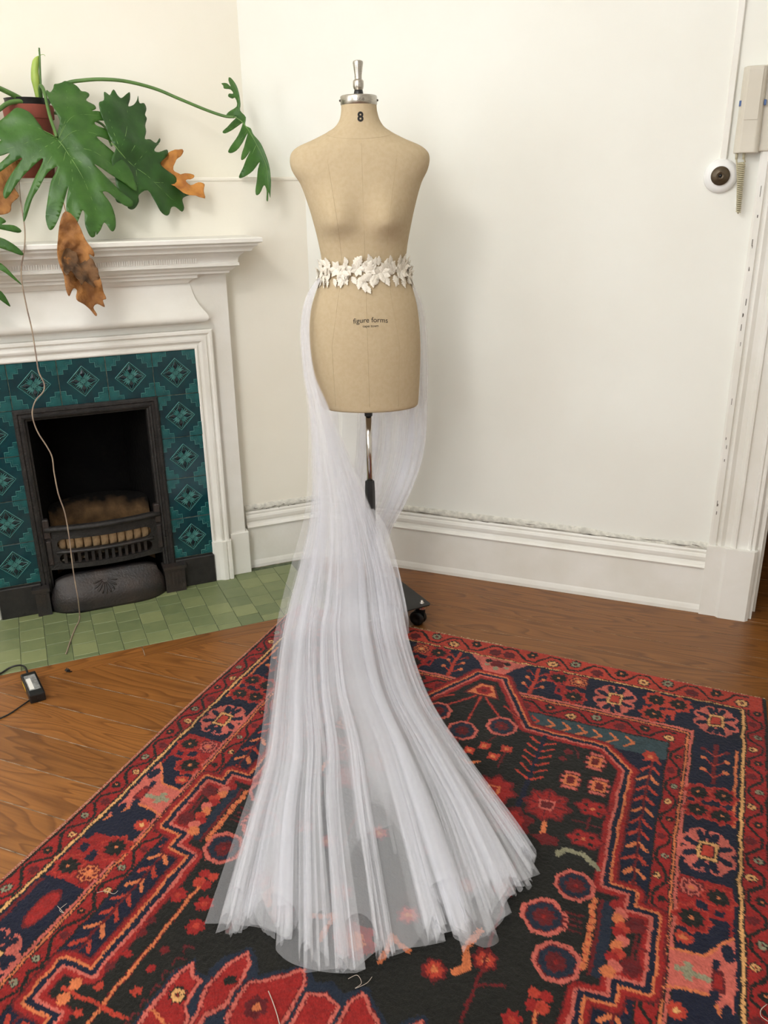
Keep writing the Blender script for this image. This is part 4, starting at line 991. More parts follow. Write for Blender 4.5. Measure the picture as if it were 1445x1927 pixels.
# ------------------------------------------------------------------ dress form
FP = np.array([-1.011, 2.396]); FW = -FP / np.linalg.norm(FP); FN = np.array([FW[0], FW[1], 0.0]); FR_ = np.array([-FW[1], FW[0], 0.0])
FORM_ROT = math.atan2(FR_[1], FR_[0])
form = thing('dress_form', 'linen-covered tailor dress form on a chrome pole with black caster base', 'dress form', (FP[0], FP[1], 0), FORM_ROT)
def at_f(px, py, off):
    r = ray(px, py); d0 = FN[:2] @ FP + off; return CAM + r * (d0 - FN @ CAM) / (FN @ r)
TAB = np.array([  # z, centre x, half width, front depth, back depth
    (1.604, -.0095, .049, .050, .050), (1.585, -.0090, .0505, .051, .052), (1.561, -.0085, .0580, .056, .058), (1.541, -.0095, .0765, .064, .068), (1.5155, -.0115, .1270, .074, .085),
    (1.495, -.0115, .1760, .082, .094), (1.473, -.0100, .1965, .088, .100), (1.436, -.0100, .1940, .094, .103), (1.399, -.0080, .1735, .098, .102), (1.3415, -.0065, .1550, .101, .098), (1.283, -.0055, .1405, .099, .092),
    (1.224, -.0050, .1290, .092, .086), (1.179, -.0040, .1250, .088, .083), (1.129, -.0025, .1355, .093, .092), (1.048, -.0060, .1600, .104, .116), (.952, -.0060, .1690, .110, .134), (.8545, -.0030, .1650, .107, .122), (.775, .0020, .1560, .100, .108), (.752, .0030, .1530, .098, .105)])
TZ = TAB[::-1, 0]
def tab(z, k):
    # smooth monotone-ish interpolation
    x = TZ; y = TAB[::-1, k]; n = len(x); i = int(np.clip(np.searchsorted(x, z) - 1, 0, n - 2))
    h = x[i + 1] - x[i]; t = min(1, max(0, (z - x[i]) / h))
    m0 = (y[i + 1] - y[max(i - 1, 0)]) / (x[i + 1] - x[max(i - 1, 0)]); m1 = (y[min(i + 2, n - 1)] - y[i]) / (x[min(i + 2, n - 1)] - x[i])
    return (2 * t ** 3 - 3 * t ** 2 + 1) * y[i] + (t ** 3 - 2 * t * t + t) * h * m0 + (-2 * t ** 3 + 3 * t * t) * y[i + 1] + (t ** 3 - t * t) * h * m1
def torso(th, z):
    """th: 0 = wearer's front (towards -y), + to the viewer's right"""
    cx_, hw, fd, bd = (tab(z, k) for k in (1, 2, 3, 4))
    s, c = math.sin(th), math.cos(th)
    e = 2.0 + 0.35 * math.exp(-((z - 1.44) / 0.10) ** 2)
    x = hw * math.copysign(abs(s) ** (2 / e), s); yy = math.copysign(abs(c) ** (2 / e), c)
    y = -fd * yy if yy > 0 else -bd * yy
    if yy > 0:
        for sg in (1, -1):
            dz = z - 1.297; sz = 0.034 if dz < 0 else 0.070
            y -= 0.031 * math.exp(-((x - sg * 0.078) / 0.052) ** 2 - (dz / sz) ** 2) * min(1, yy * 1.6)
        y += 0.003 * math.exp(-((x) / 0.03) ** 2 - ((z - 1.30) / 0.06) ** 2)
    return (x + cx_, y, z)
NT = 96; zs = list(np.arange(1.604, 1.442, -0.004)) + list(np.arange(1.436, 0.755, -0.009)) + [0.7535]
bm = bmesh.new(); rings = []
for z in zs: rings.append([bm.verts.new(torso(2 * math.pi * k / NT, z)) for k in range(NT)])
def shrink(z0, f, dz):
    c = np.mean([v.co for v in rings[-1]], axis=0)
    return [bm.verts.new((c[0] + (v.co.x - c[0]) * f, c[1] + (v.co.y - c[1]) * f, z0 - dz)) for v in rings[-1]]
rings.append(shrink(0.7535, 0.975, 0.005)); rings.append(shrink(0.7485, 0.9, 0.002))
for a, b in zip(rings, rings[1:]):
    for k in range(NT): bm.faces.new((a[k], b[k], b[(k + 1) % NT], a[(k + 1) % NT]))
bm.faces.new(rings[0]); bm.faces.new(rings[-1][::-1])
tor = from_bm('torso', bm, M_lin, form, True)
def on_torso_front(x, z):   # find th for given x on the front
    lo, hi = -math.pi / 2, math.pi / 2
    for _ in range(36):
        m_ = (lo + hi) / 2
        if torso(m_, z)[0] < x: lo = m_
        else: hi = m_
    return torso(lo, z)
def seam(pts, name='seam', r=0.0005):
    from_bm(name, add_tube(bmesh.new(), pts, r, 5), M_seam, tor, True)
seam([on_torso_front(-0.006 + 0.010 * (1.6 - z) / 0.85, z) for z in np.arange(1.50, 0.756, -0.012)])
for sg in (1, -1):
    seam([on_torso_front(-0.004 + sg * x, z) for x, z in zip(np.interp(np.arange(1.46, 0.756, -0.012)[::-1], [0.75, 0.95, 1.18, 1.30, 1.46], [0.095, 0.10, 0.062, 0.072, 0.095])[::-1], np.arange(1.46, 0.756, -0.012))])
seam([torso(a, 1.512 + 0.026 * (abs(a) / 1.5) ** 1.6) for a in np.linspace(-1.5, 1.5, 40)])
NECKX = -0.0095
# neck cap, collar and turned handle
mx = Matrix.Translation((NECKX, 0, 0))
capo = autosmooth(from_bm('neck_cap', add_lathe(bmesh.new(), [(0, 1.6015), (0.0500, 1.6015), (0.0512, 1.603), (0.0512, 1.6225), (0.0500, 1.6245), (0.0470, 1.626), (0, 1.627)], 48, mx), M_alu, form))
for sg in (1, -1):
    bm = add_lathe(bmesh.new(), [(0, 0), (0.003, 0), (0.003, 0.002), (0.0015, 0.0035), (0, 0.0035)], 10, Matrix.Translation((NECKX + sg * 0.051, -0.004, 1.613)) @ Matrix.Rotation(sg * math.pi / 2, 4, 'Y')); from_bm('screw', bm, M_engrave, capo)
from_bm('collar', add_lathe(bmesh.new(), [(0, 1.626), (0.0135, 1.626), (0.0135, 1.630), (0.0125, 1.634), (0.0115, 1.640), (0, 1.640)], 24, mx), M_black, form, True)
autosmooth(from_bm('handle', add_lathe(bmesh.new(), [(0.0105, 1.638), (0.0135, 1.643), (0.0150, 1.648), (0.0150, 1.661), (0.0135, 1.664), (0.0098, 1.6665), (0.0100, 1.675), (0.0125, 1.694), (0.0145, 1.706), (0.0135, 1.7105), (0.009, 1.713), (0, 1.7138)], 32, mx), M_alu, form))
# printed lettering, wrapped onto the cover
bvh = BVHTree.FromObject(tor, bpy.context.evaluated_depsgraph_get())
def text_mesh(body, size, bold=0.0):
    cu = bpy.data.curves.new('t', 'FONT'); cu.body = body; cu.size = size; cu.align_x = 'CENTER'; cu.align_y = 'CENTER'; cu.offset = bold; cu.resolution_u = 4
    ob = bpy.data.objects.new('t', cu); COL.objects.link(ob); bpy.context.view_layer.update()
    dg = bpy.context.evaluated_depsgraph_get(); me_ = bpy.data.meshes.new_from_object(ob.evaluated_get(dg), depsgraph=dg)
    bpy.data.objects.remove(ob); bpy.data.curves.remove(cu); return me_
def wrap_text(name, body, size, x0, z0, parent, width=None, arch=0.0, bold=0.0, height=None, tgt=None, m=M_ink, lift=0.0006):
    me_ = text_mesh(body, size, bold); bm_ = bmesh.new(); bm_.from_mesh(me_); bpy.data.meshes.remove(me_)
    bmesh.ops.triangulate(bm_, faces=bm_.faces)
    bmesh.ops.subdivide_edges(bm_, edges=[e for e in bm_.edges if e.calc_length() > size * 0.25], cuts=2)
    xs = [v.co.x for v in bm_.verts]; ys = [v.co.y for v in bm_.verts]; w_ = max(xs) - min(xs); h_ = max(ys) - min(ys)
    sx = width / w_ if width else 1.0; sy = height / h_ if height else sx; mx_ = (max(xs) + min(xs)) / 2; my_ = (max(ys) + min(ys)) / 2
    for v in bm_.verts:
        lx = (v.co.x - mx_) * sx; lz = (v.co.y - my_) * sy - arch * (2 * lx / (width or 0.1)) ** 2
        hit = (tgt or bvh).ray_cast(Vector((x0 + lx, -1.0, z0 + lz)), Vector((0, 1, 0)))
        y_ = hit[0].y if hit[0] is not None else -0.05
        v.co = (x0 + lx, y_ - lift, z0 + lz)
    me2 = bpy.data.meshes.new(name); bm_.to_mesh(me2); bm_.free(); return link(name, me2, m, parent)
tag(wrap_text('size_numeral', '8', 0.03, -0.0055, 1.5685, form, width=0.0168, height=0.0262, bold=0.0011), 'black printed numeral 8 on the neck')
tag(wrap_text('maker_lettering', 'figure forms', 0.02, 0.0115, 1.0255, form, width=0.101, arch=0.0035, height=0.019), 'black printed lettering figure forms')
tag(wrap_text('maker_lettering', 'cape town', 0.01, 0.0115, 1.0085, form, width=0.046, height=0.0085), 'small black printed lettering cape town')
bvc = BVHTree.FromObject(capo, bpy.context.evaluated_depsgraph_get())
wrap_text('engraving', 'SF-8', 0.008, -0.004, 1.6125, capo, width=0.020, height=0.0065, tgt=bvc, m=M_engrave, lift=0.0002)
# pole, sockets and base
from_bm('pole_collar', add_lathe(bmesh.new(), [(0, 0.716), (0.0125, 0.716), (0.0125, 0.753), (0, 0.753)], 24), M_black, form)
from_bm('pole', add_lathe(bmesh.new(), [(0, 0.44), (0.0095, 0.44), (0.0095, 0.728), (0, 0.728)], 24), M_chrome, form, True)
autosmooth(from_bm('pole_socket', add_lathe(bmesh.new(), [(0, 0.075), (0.0165, 0.075), (0.0165, 0.455), (0.0150, 0.497), (0.0145, 0.500), (0.0095, 0.500)], 6), M_steelplate, form), 20)
bz = 0.078
Rz_f = np.array([[math.cos(FORM_ROT), -math.sin(FORM_ROT)], [math.sin(FORM_ROT), math.cos(FORM_ROT)]])
tip = np.array([-0.803, 2.413]) ; 
plate = []; R0 = np.linalg.norm(tip - FP); a0 = math.atan2(*(tip - FP)[::-1]) - FORM_ROT
RC = (R0, R0, 0.145, R0)             # the corner under the train is nearer the pole: it does not show beside the tulle
corners = [(RC[k] * math.cos(a0 + k * math.pi / 2), RC[k] * math.sin(a0 + k * math.pi / 2)) for k in range(4)]
pl = []
for k in range(4):
    c = np.array(corners[k]); p = np.array(corners[k - 1]); n_ = np.array(corners[(k + 1) % 4])
    pl.append(c + (p - c) * 0.03); pl.append(c + (n_ - c) * 0.03)
bm = add_prism(bmesh.new(), [tuple(p) for p in pl], lambda p: (p[0], p[1], bz), lambda p: (p[0], p[1], bz + 0.004))
base = from_bm('base_plate', bm, M_steelplate, form)
from_bm('base_hub', add_lathe(bmesh.new(), [(0, bz + 0.004), (0.045, bz + 0.004), (0.040, bz + 0.014), (0.02, bz + 0.02), (0.0, bz + 0.02)], 24), M_steelplate, form, True)
CROT = (2.6, 0.6, 1.2, 2.0)
for k, (x, y) in enumerate(corners):
    x, y = x * 0.84, y * 0.84
    cst = from_bm('caster', add_lathe(bmesh.new(), [(0, bz - 0.001), (0.017, bz - 0.001), (0.0175, bz - 0.005), (0.015, bz - 0.008), (0.0175, bz - 0.011), (0.0165, bz - 0.015), (0.009, bz - 0.017), (0, bz - 0.017)], 20, Matrix.Translation((x, y, 0))), M_chrome, form, True)
    from_bm('bolt', add_lathe(bmesh.new(), [(0.008, bz + 0.003), (0.008, bz + 0.006), (0.0055, bz + 0.007), (0.0055, bz + 0.010), (0.0035, bz + 0.0135), (0, bz + 0.0145)], 12, Matrix.Translation((x, y, 0))), M_chrome, cst, True)
    ra_ = CROT[k]; wp = Rz_f @ np.array([x + 0.014 * math.cos(ra_), y + 0.014 * math.sin(ra_)]) + FP; on_rug = RX0 < wp[0] < RX0 + RW and wp[1] < back_edge(wp[0] - RX0) + 0.006
    wr = Matrix.Translation((x, y, 0.0095 if on_rug else 0.0)) @ Matrix.Rotation(ra_, 4, 'Z')
    bm = bmesh.new()
    for sg in (1, -1): add_lathe(bm, [(0, 0.003), (0.006, 0.003), (0.008, 0.005), (0.022, 0.005), (0.0255, 0.008), (0.0255, 0.014), (0.0225, 0.017), (0.010, 0.017), (0.008, 0.0155), (0, 0.0155)], 24, wr @ Matrix.Translation((0.014, 0, 0.0257)) @ Matrix.Rotation(sg * math.pi / 2, 4, 'X'))
    from_bm('wheel', bm, M_rubber, cst, True)
    bm = bmesh.new(); add_box(bm, -0.012, 0.022, -0.004, 0.004, 0.026, bz - (0.0215 if on_rug else 0.012), 0.002); bmesh.ops.transform(bm, matrix=wr, verts=bm.verts)
    from_bm('fork', bm, M_black, cst)

# ------------------------------------------------------------------ bridal overskirt: lace belt + open-fronted tulle train
sk = thing('bridal_overskirt', 'sheer white tulle bridal overskirt with ivory lace belt trailing across the rug', 'overskirt', (FP[0], FP[1], 0), FORM_ROT)
Rz = np.array([[math.cos(FORM_ROT), -math.sin(FORM_ROT), 0], [math.sin(FORM_ROT), math.cos(FORM_ROT), 0], [0, 0, 1]])
def to_form(p): return Rz.T @ (np.asarray(p) - np.array([FP[0], FP[1], 0]))
# lace belt ribbon
def belt_z(th): return 1.168 - 0.016 * min(1.0, (abs(th) / 1.5)) ** 2
def belt_pt(th, dz, out=0.002):
    z = belt_z(th) + dz; p = np.array(torso(th, z)); q = np.array(torso(th, z)); n_ = np.array([math.sin(th) * 0.9, -math.cos(th), 0]); n_ /= np.linalg.norm(n_)
    return p + n_ * out, n_
V = []; F = []; NBt = 90
for i in range(NBt):
    th = 2 * math.pi * i / NBt; th = th if th < math.pi else th - 2 * math.pi
    h = 0.006 + 0.003 * math.sin(i * 1.7)
    for dz in (-h, 0, h): V.append(belt_pt(th, dz, 0.0015)[0])
for i in range(NBt):
    for k in range(2): a = i * 3 + k; b_ = ((i + 1) % NBt) * 3 + k; F.append((a, b_, b_ + 1, a + 1))
belt = from_data('belt_band', V, F, M_lace, sk, True)
def leaf_outline(n, teeth, wd):
    P_ = []
    for i in range(n + 1):
        t = i / n; w_ = wd * math.sin(math.pi * t ** 0.8) * (1 + 0.16 * (1 if i % 2 else -1) * (1 if teeth else 0)); P_.append((t, w_))
    return P_ + [(t, -w_) for t, w_ in P_[-2:0:-1]]
def applique_mesh(kind, seed):
    rnd_ = random.Random(seed); V_ = []; F_ = []
    def petal(ang, ln, wd, teeth, cup):
        o_ = leaf_outline(10, teeth, wd); b0 = len(V_); c, s = math.cos(ang), math.sin(ang)
        V_.append((0.5 * ln * c, 0.5 * ln * s, 0.5 * ln * cup + 0.0012))
        for t, w_ in o_:
            x, y = t * ln, w_ * ln; V_.append((x * c - y * s, x * s + y * c, t * ln * cup - abs(w_) * ln * 0.35))
        n_ = len(o_)
        for i in range(n_): F_.append((b0, b0 + 1 + i, b0 + 1 + (i + 1) % n_))
    if kind == 'leaf': petal(0, 1, 0.30, True, 0.12)
    elif kind == 'spray':
        for a in (-0.6, 0.0, 0.62): petal(a, 0.75 + 0.25 * (a == 0), 0.22, True, 0.18)
    elif kind == 'flower':
        for k in range(6): petal(k * math.pi / 3 + rnd_.uniform(-.15, .15), 0.62, 0.36, False, 0.30)
    me_ = bpy.data.meshes.new('applique'); me_.from_pydata(V_, [], F_); me_.materials.append(M_lace); me_.polygons.foreach_set('use_smooth', [True] * len(me_.polygons)); me_.update(); return me_
AM = {k: applique_mesh(k, i) for i, k in enumerate(('leaf', 'spray', 'flower'))}
rnd = random.Random(21)
def put_app(kind, th, dz, size, rot, out=0.004, tilt=0.0):
    p, n_ = belt_pt(th, dz, out); zc = Vector(n_); xc = Vector((0, 0, 1)).cross(zc).normalized(); yc = zc.cross(xc)
    mt = Matrix((xc, yc, zc)).transposed().to_4x4()
    o_ = bpy.data.objects.new('lace_' + ('flower' if kind == 'flower' else 'leaf'), AM[kind]); COL.objects.link(o_); o_.parent = sk
    o_.matrix_local = Matrix.Translation(Vector(p)) @ mt @ Matrix.Rotation(rot, 4, 'Z') @ Matrix.Rotation(tilt, 4, 'Y') @ Matrix.Diagonal((size, size, size, 1))
    return o_
x = -1.62; k = 0
while x < 1.62:
    put_app(('flower', 'spray', 'leaf')[k % 3], x, rnd.uniform(-0.012, 0.008), rnd.uniform(0.032, 0.046), rnd.uniform(0, 6.28), rnd.uniform(0.003, 0.007), rnd.uniform(-0.2, 0.1))
    if k % 2: put_app('leaf', x + rnd.uniform(-.05, .05), rnd.uniform(-0.024, -0.012), rnd.uniform(0.026, 0.036), rnd.uniform(-2.4, -0.7), 0.005, -0.1)
    if k % 3 == 0: put_app('leaf', x + rnd.uniform(-.05, .05), rnd.uniform(0.004, 0.014), rnd.uniform(0.024, 0.034), rnd.uniform(0.7, 2.4), 0.005, -0.1)
    x += 0.088 if abs(x) < 1.0 else 0.075; k += 1
for th, dz, sz, ro in ((-0.09, -0.020, 0.036, -1.75), (-0.02, -0.030, 0.034, -1.45), (0.02, -0.045, 0.026, -1.0), (0.16, -0.012, 0.040, -2.6), (0.30, -0.022, 0.030, -2.3), (0.95, 0.012, 0.036, 1.9), (1.25, 0.012, 0.034, 1.3), (1.10, 0.016, 0.034, 1.55), (-0.95, 0.010, 0.030, 1.6), (-1.45, -0.018, 0.032, -1.4), (1.45, -0.018, 0.032, -1.5), (0.95, -0.02, 0.032, -1.5), (-0.55, -0.02, 0.030, -1.4)):
    put_app('leaf', th, dz, sz, ro, 0.006, -0.1)

def clear_torso(p, mg):
    """cloth lies on the body: a point that would fall inside the form is moved out to its surface"""
    if 0.735 < p[2] < 1.25:
        z = max(0.753, p[2]); cx_, hw, fd, bd = (tab(z, k) for k in (1, 2, 3, 4))
        dx, dy = (p[0] - cx_) / (hw + mg), p[1] / ((bd if p[1] > 0 else fd) + mg); r = math.hypot(dx, dy)
        if r < 1: p = np.array([cx_ + (p[0] - cx_) / max(r, 1e-3), p[1] / max(r, 1e-3), p[2]])
    return p
# tulle sheets. Guide curves are laid out in the room (height or distance in front of the form), then gathered into folds
def fold_sheet(name, keys, hem, na, nt, k, beta, depth, seed, a0=0.0, a1=1.0, m=None, t_end=1.0, bulge=1.0, tk0=0.25, hemvar=0.0, drift=0.0, t_start=0.0):
    """keys: list of (Lpoint, Rpoint, bulge); hem: fn(a)->point or None"""
    rnd_ = random.Random(seed); ph = [rnd_.uniform(0, 6.28) for _ in range(6)]
    nk = len(keys) + (1 if hem else 0)
    AA = np.linspace(0, 1, na + 1)
    ctrl = []
    for a in AA:
        aa = a0 + (a1 - a0) * a
        c = []
        for q_, (L_, R_, B_) in enumerate(keys):
            ad_ = min(1.0, max(0.0, aa + drift * (q_ / (nk - 1) - 0.5))); c.append(np.array(L_) * (1 - ad_) + np.array(R_) * ad_ + np.array(B_) * math.sin(math.pi * ad_) * bulge)
        if hem: c.append(np.array(hem(min(1.0, max(0.0, aa + drift * 0.5)))))
        ctrl.append(c)
    ctrl = np.array(ctrl)                       # na+1, nk, 3
    # length parameter along the middle guide
    mid = ctrl[len(AA) // 2]; seg = np.r_[0, np.cumsum(np.linalg.norm(np.diff(mid, axis=0), axis=1))]; seg /= seg[-1]
    V_ = np.zeros((na + 1, nt + 1, 3)); TT = np.linspace(t_start, t_end, nt + 1)
    def cat(Pk, t):
        i = int(np.clip(np.searchsorted(seg, t, 'right') - 1, 0, nk - 2)); u = (t - seg[i]) / (seg[i + 1] - seg[i])
        p0, p1, p2, p3 = Pk[max(i - 1, 0)], Pk[i], Pk[i + 1], Pk[min(i + 2, nk - 1)]
        return 0.5 * ((2 * p1) + (-p0 + p2) * u + (2 * p0 - 5 * p1 + 4 * p2 - p3) * u * u + (-p0 + 3 * p1 - 3 * p2 + p3) * u ** 3)
    for j, t in enumerate(TT):
        row = np.array([cat(ctrl[i], t * (1 - (hemvar * (0.5 + 0.5 * math.sin(ph[5] + 9.3 * AA[i] + 2.2 * math.sin(17 * AA[i] + ph[2]))) if t > t_end - 0.2 else 0) * (t - t_end + 0.2) / 0.2)) for i in range(na + 1)])
        lat = row[-1] - row[0]; Wd = np.linalg.norm(lat); lat = lat / (Wd + 1e-9)
        # lifting direction: towards viewer while hanging, upwards once lying
        zmean = row[:, 2].mean(); f_ = np.clip((zmean - 0.10) / 0.25, 0, 1)
        nrm = FN * f_ + np.array([0, 0, 1.0]) * (1 - f_); nrm /= np.linalg.norm(nrm)
        phi = 2 * math.pi * (k * AA + 0.55 * np.sin(2 * math.pi * 1.3 * AA + ph[0] + 0.5 * t) + 0.30 * np.sin(2 * math.pi * 3.1 * AA + ph[1] + 1.2 * t) + 0.10 * np.sin(2 * math.pi * 7.3 * AA + ph[2] + 3 * t)) + ph[3]
        sm_ = np.clip((t - 0.22) / 0.35, 0, 1); sm_ = 0.25 + 0.75 * sm_ * sm_ * (3 - 2 * sm_)
        lam = Wd / max(k, 1) * sm_; am = 0.45 + 0.55 * min(1, t / tk0)
        env = np.minimum(1, np.minimum(AA, 1 - AA) * 12)
        amp2 = 0.55 + 0.45 * np.sin(2 * math.pi * 2.3 * AA + ph[4] + 4 * t)
        row = row + lat[None] * (beta * lam / (2 * math.pi) * np.sin(phi) * env * (0.6 + 0.4 * amp2))[:, None]
        dd = min(depth, 0.7 * lam) * am
        row = row + nrm[None] * (dd * (0.5 + 0.5 * np.cos(phi)) * amp2)[:, None]
        row = row + nrm[None] * 0.0008 * (seed % 23)
        row[:, 2] = np.maximum(row[:, 2], 0.0125 + 0.0005 * (seed % 23) + 0.006 * (0.5 + 0.5 * np.cos(phi)) + 0.003 * AA)
        V_[:, j] = row
    Vl = [clear_torso(Rz.T @ (p - np.array([FP[0], FP[1], 0])), 0.005 + 0.0005 * (seed % 23)) for p in V_.reshape(-1, 3)]
    F_ = [(i * (nt + 1) + j, i * (nt + 1) + j + 1, (i + 1) * (nt + 1) + j + 1, (i + 1) * (nt + 1) + j) for i in range(na) for j in range(nt)]
    return from_data(name, Vl, F_, m or M_tulle, sk, True)
def K(l, r, y, off=None, z=None, b=0.0):
    if z is not None: return (at_z(l, y, z), at_z(r, y, z), np.array([0, 0, b]))
    return (at_f(l, y, off), at_f(r, y, off), FN * b)
# front bundle (hangs from the wearer's right hip, sweeps forward over the rug)
front = [K(598, 607, 522, 0.03), K(574, 590, 560, 0.05), K(564, 583, 620, 0.07), K(569, 592, 700, 0.10), K(577, 617, 760, 0.12, b=.01), K(580, 655, 850, 0.13, b=.02), K(574, 700, 960, 0.14, b=.03), K(550, 735, 1055, 0.16, b=.05), K(530, 752, 1131, 0.20, b=.06),
         K(512, 768, 1220, z=0.07, b=.05), K(498, 806, 1330, z=0.045, b=.06), K(482, 880, 1446, z=0.03, b=.07), K(446, 965, 1565, z=0.022, b=.05)]
HEM = [(381, 1762), (430, 1772), (464, 1752), (526, 1786), (560, 1816), (600, 1834), (645, 1842), (690, 1822), (722, 1819), (752, 1800), (786, 1795), (826, 1778), (870, 1772), (905, 1802), (928, 1786), (950, 1718), (980, 1692), (1000, 1662), (1007, 1630)]
HA = np.linspace(0, 1, len(HEM)); HX = np.array([h[0] for h in HEM]); HY = np.array([h[1] for h in HEM])
def hem_fn(a): return at_z(float(np.interp(a, HA, HX)), float(np.interp(a, HA, HY)), 0.016)
def tl(*a, **k): return fold_sheet('tulle_layer', front, hem_fn, *a, **k)
tl(150, 110, 4, 1.4, 0.014, 1, 0.0, 1.0, M_tulle_sheer, hemvar=0.02)
tl(220, 120, 7, 2.2, 0.024, 2, 0.09, 0.985, M_tulle, bulge=0.95, hemvar=0.05)
tl(120, 100, 3, 2.6, 0.024, 7, 0.07, 0.35, M_tulle, bulge=0.90, hemvar=0.06, drift=-0.08)
tl(160, 100, 4, 2.6, 0.024, 8, 0.53, 0.96, M_tulle, bulge=0.90, hemvar=0.06, drift=0.06)
tl(140, 90, 4, 2.0, 0.022, 3, 0.16, 0.93, M_tulle, bulge=0.85, t_end=0.90, hemvar=0.16)
tl(120, 90, 3, 2.0, 0.022, 4, 0.16, 0.90, M_tulle, bulge=0.7, t_end=0.84, hemvar=0.16)
tl(120, 80, 3, 1.8, 0.018, 5, 0.18, 0.94, M_tulle, bulge=0.5, t_end=0.78, hemvar=0.14)
tl(120, 80, 3, 1.6, 0.018, 6, 0.18, 0.88, M_tulle, bulge=0.3, t_end=0.72, hemvar=0.14)
STRIPS = [(0.09, 0.15, -.12, 1.0), (0.13, 0.22, -.10, 0.99), (0.22, 0.27, -.14, 0.98), (0.26, 0.33, -.06, 1.0), (0.39, 0.43, -.14, 1.0), (0.46, 0.51, -.05, 1.0),
          (0.56, 0.61, .05, 1.0), (0.62, 0.69, .08, 0.97), (0.67, 0.73, -.05, 1.0), (0.73, 0.79, .12, 0.98), (0.81, 0.88, .04, 1.0), (0.87, 0.93, -.06, 0.99), (0.93, 0.995, .04, 1.0)]
for i_, (p0, p1, dr, te) in enumerate(STRIPS):
    tl(48, 110, (1, 2)[i_ % 2], (2.0, 2.4)[i_ % 2], 0.018, 30 + i_, p0, p1, M_tulle_sheer, bulge=0.75 + 0.06 * (i_ % 6), drift=dr, t_end=te, hemvar=0.03)
# narrow pleats caught between the layers
rnd = random.Random(77)
for i_ in range(12):
    c_ = rnd.choice([rnd.uniform(0.06, 0.30), rnd.uniform(0.55, 0.97), rnd.uniform(0.1, 0.95)]); w_ = rnd.uniform(0.010, 0.020); dr = rnd.uniform(-0.12, 0.12)
    tl(5, 80, 1, 0.4, 0.008, 60 + i_, c_, c_ + w_, M_tulle_sheer, bulge=rnd.uniform(0.9, 1.08), drift=dr, t_start=rnd.uniform(0.35, 0.62), t_end=rnd.uniform(0.88, 1.0))
# back panel: falls behind the pole from the other hip and joins the train
backk = [K(606, 772, 522, -0.05), K(602, 795, 575, -0.11, b=-.03), K(600, 804, 650, -0.15, b=-.04), K(604, 804, 760, -0.15, b=-.04), K(604, 797, 850, -0.15, b=-.03), K(600, 772, 925, -0.14, b=-.02), K(594, 736, 1000, -0.135, b=0), K(590, 724, 1068, -0.135)]   # its hem rests on the base plate behind the hub
# front-right edge of the train, falling to the floor in front of the base plate
skirt_edge = [K(676, 704, 955, 0.13), K(690, 728, 992, 0.15), K(704, 747, 1056, 0.19), K(716, 760, 1120, 0.225), K(724, 769, 1172, 0.235), K(726, 770, 1200, z=0.016)]
fold_sheet('tulle_layer', skirt_edge, None, 40, 50, 2, 1.6, 0.010, 16, 0.0, 1.0, M_tulle_sheer)
fold_sheet('tulle_layer', skirt_edge, None, 40, 50, 2, 1.3, 0.010, 17, 0.3, 0.97, M_tulle_sheer)
fold_sheet('tulle_layer', backk, None, 120, 80, 3, 1.5, 0.02, 11, 0.0, 1.0, M_tulle_sheer)
fold_sheet('tulle_layer', backk, None, 120, 80, 3, 1.8, 0.02, 12, 0.20, 0.99, M_tulle_sheer, bulge=1.2)
fold_sheet('tulle_layer', backk, None, 90, 80, 2, 1.4, 0.02, 13, 0.55, 1.0, M_tulle_sheer, bulge=0.8)
fold_sheet('tulle_layer', backk, None, 90, 80, 2, 1.6, 0.015, 14, 0.78, 1.0, M_tulle_sheer, bulge=1.0)
fold_sheet('tulle_layer', backk, None, 90, 80, 2, 1.2, 0.015, 15, 0.05, 0.9, M_tulle_sheer, bulge=0.9)

# ------------------------------------------------------------------ philodendron on the ledge
pc = at_d(63, 272, 3.097); PL = (float(pc[0]), float(pc[1]), ZL + 0.002)
plant = thing('potted_philodendron', 'potted philodendron with big lobed leaves on the ledge above the mantel', 'potted plant', PL)
def lp(p): return tuple(np.asarray(p) - np.array(PL))
autosmooth(from_bm('pot', add_lathe(bmesh.new(), [(0, 0.0), (0.048, 0.0), (0.050, 0.003), (0.069, 0.170), (0.073, 0.172), (0.0755, 0.205), (0.074, 0.210), (0.068, 0.210), (0.066, 0.205), (0.064, 0.18), (0, 0.18)], 40), M_pot, plant))
autosmooth(from_bm('inner_pot', add_lathe(bmesh.new(), [(0.062, 0.182), (0.066, 0.226), (0.068, 0.229), (0.064, 0.229), (0.061, 0.210), (0, 0.208)], 40), M_pot_in, plant))
from_bm('soil', add_lathe(bmesh.new(), [(0.0615, 0.205), (0.061, 0.213), (0.03, 0.219), (0, 0.220)], 24), M_soil, plant, True)
U = np.array([0, 0, 1.0])
def z1(x, y): return (x / 2.676, 60 + y / 2.676)
def z7(x, y): return (x / 4.589, 60 + y / 4.589)
def plane_pt(px, py, A, n_):
    r = ray(px, py); return CAM + r * (n_ @ (A - CAM)) / (n_ @ r)
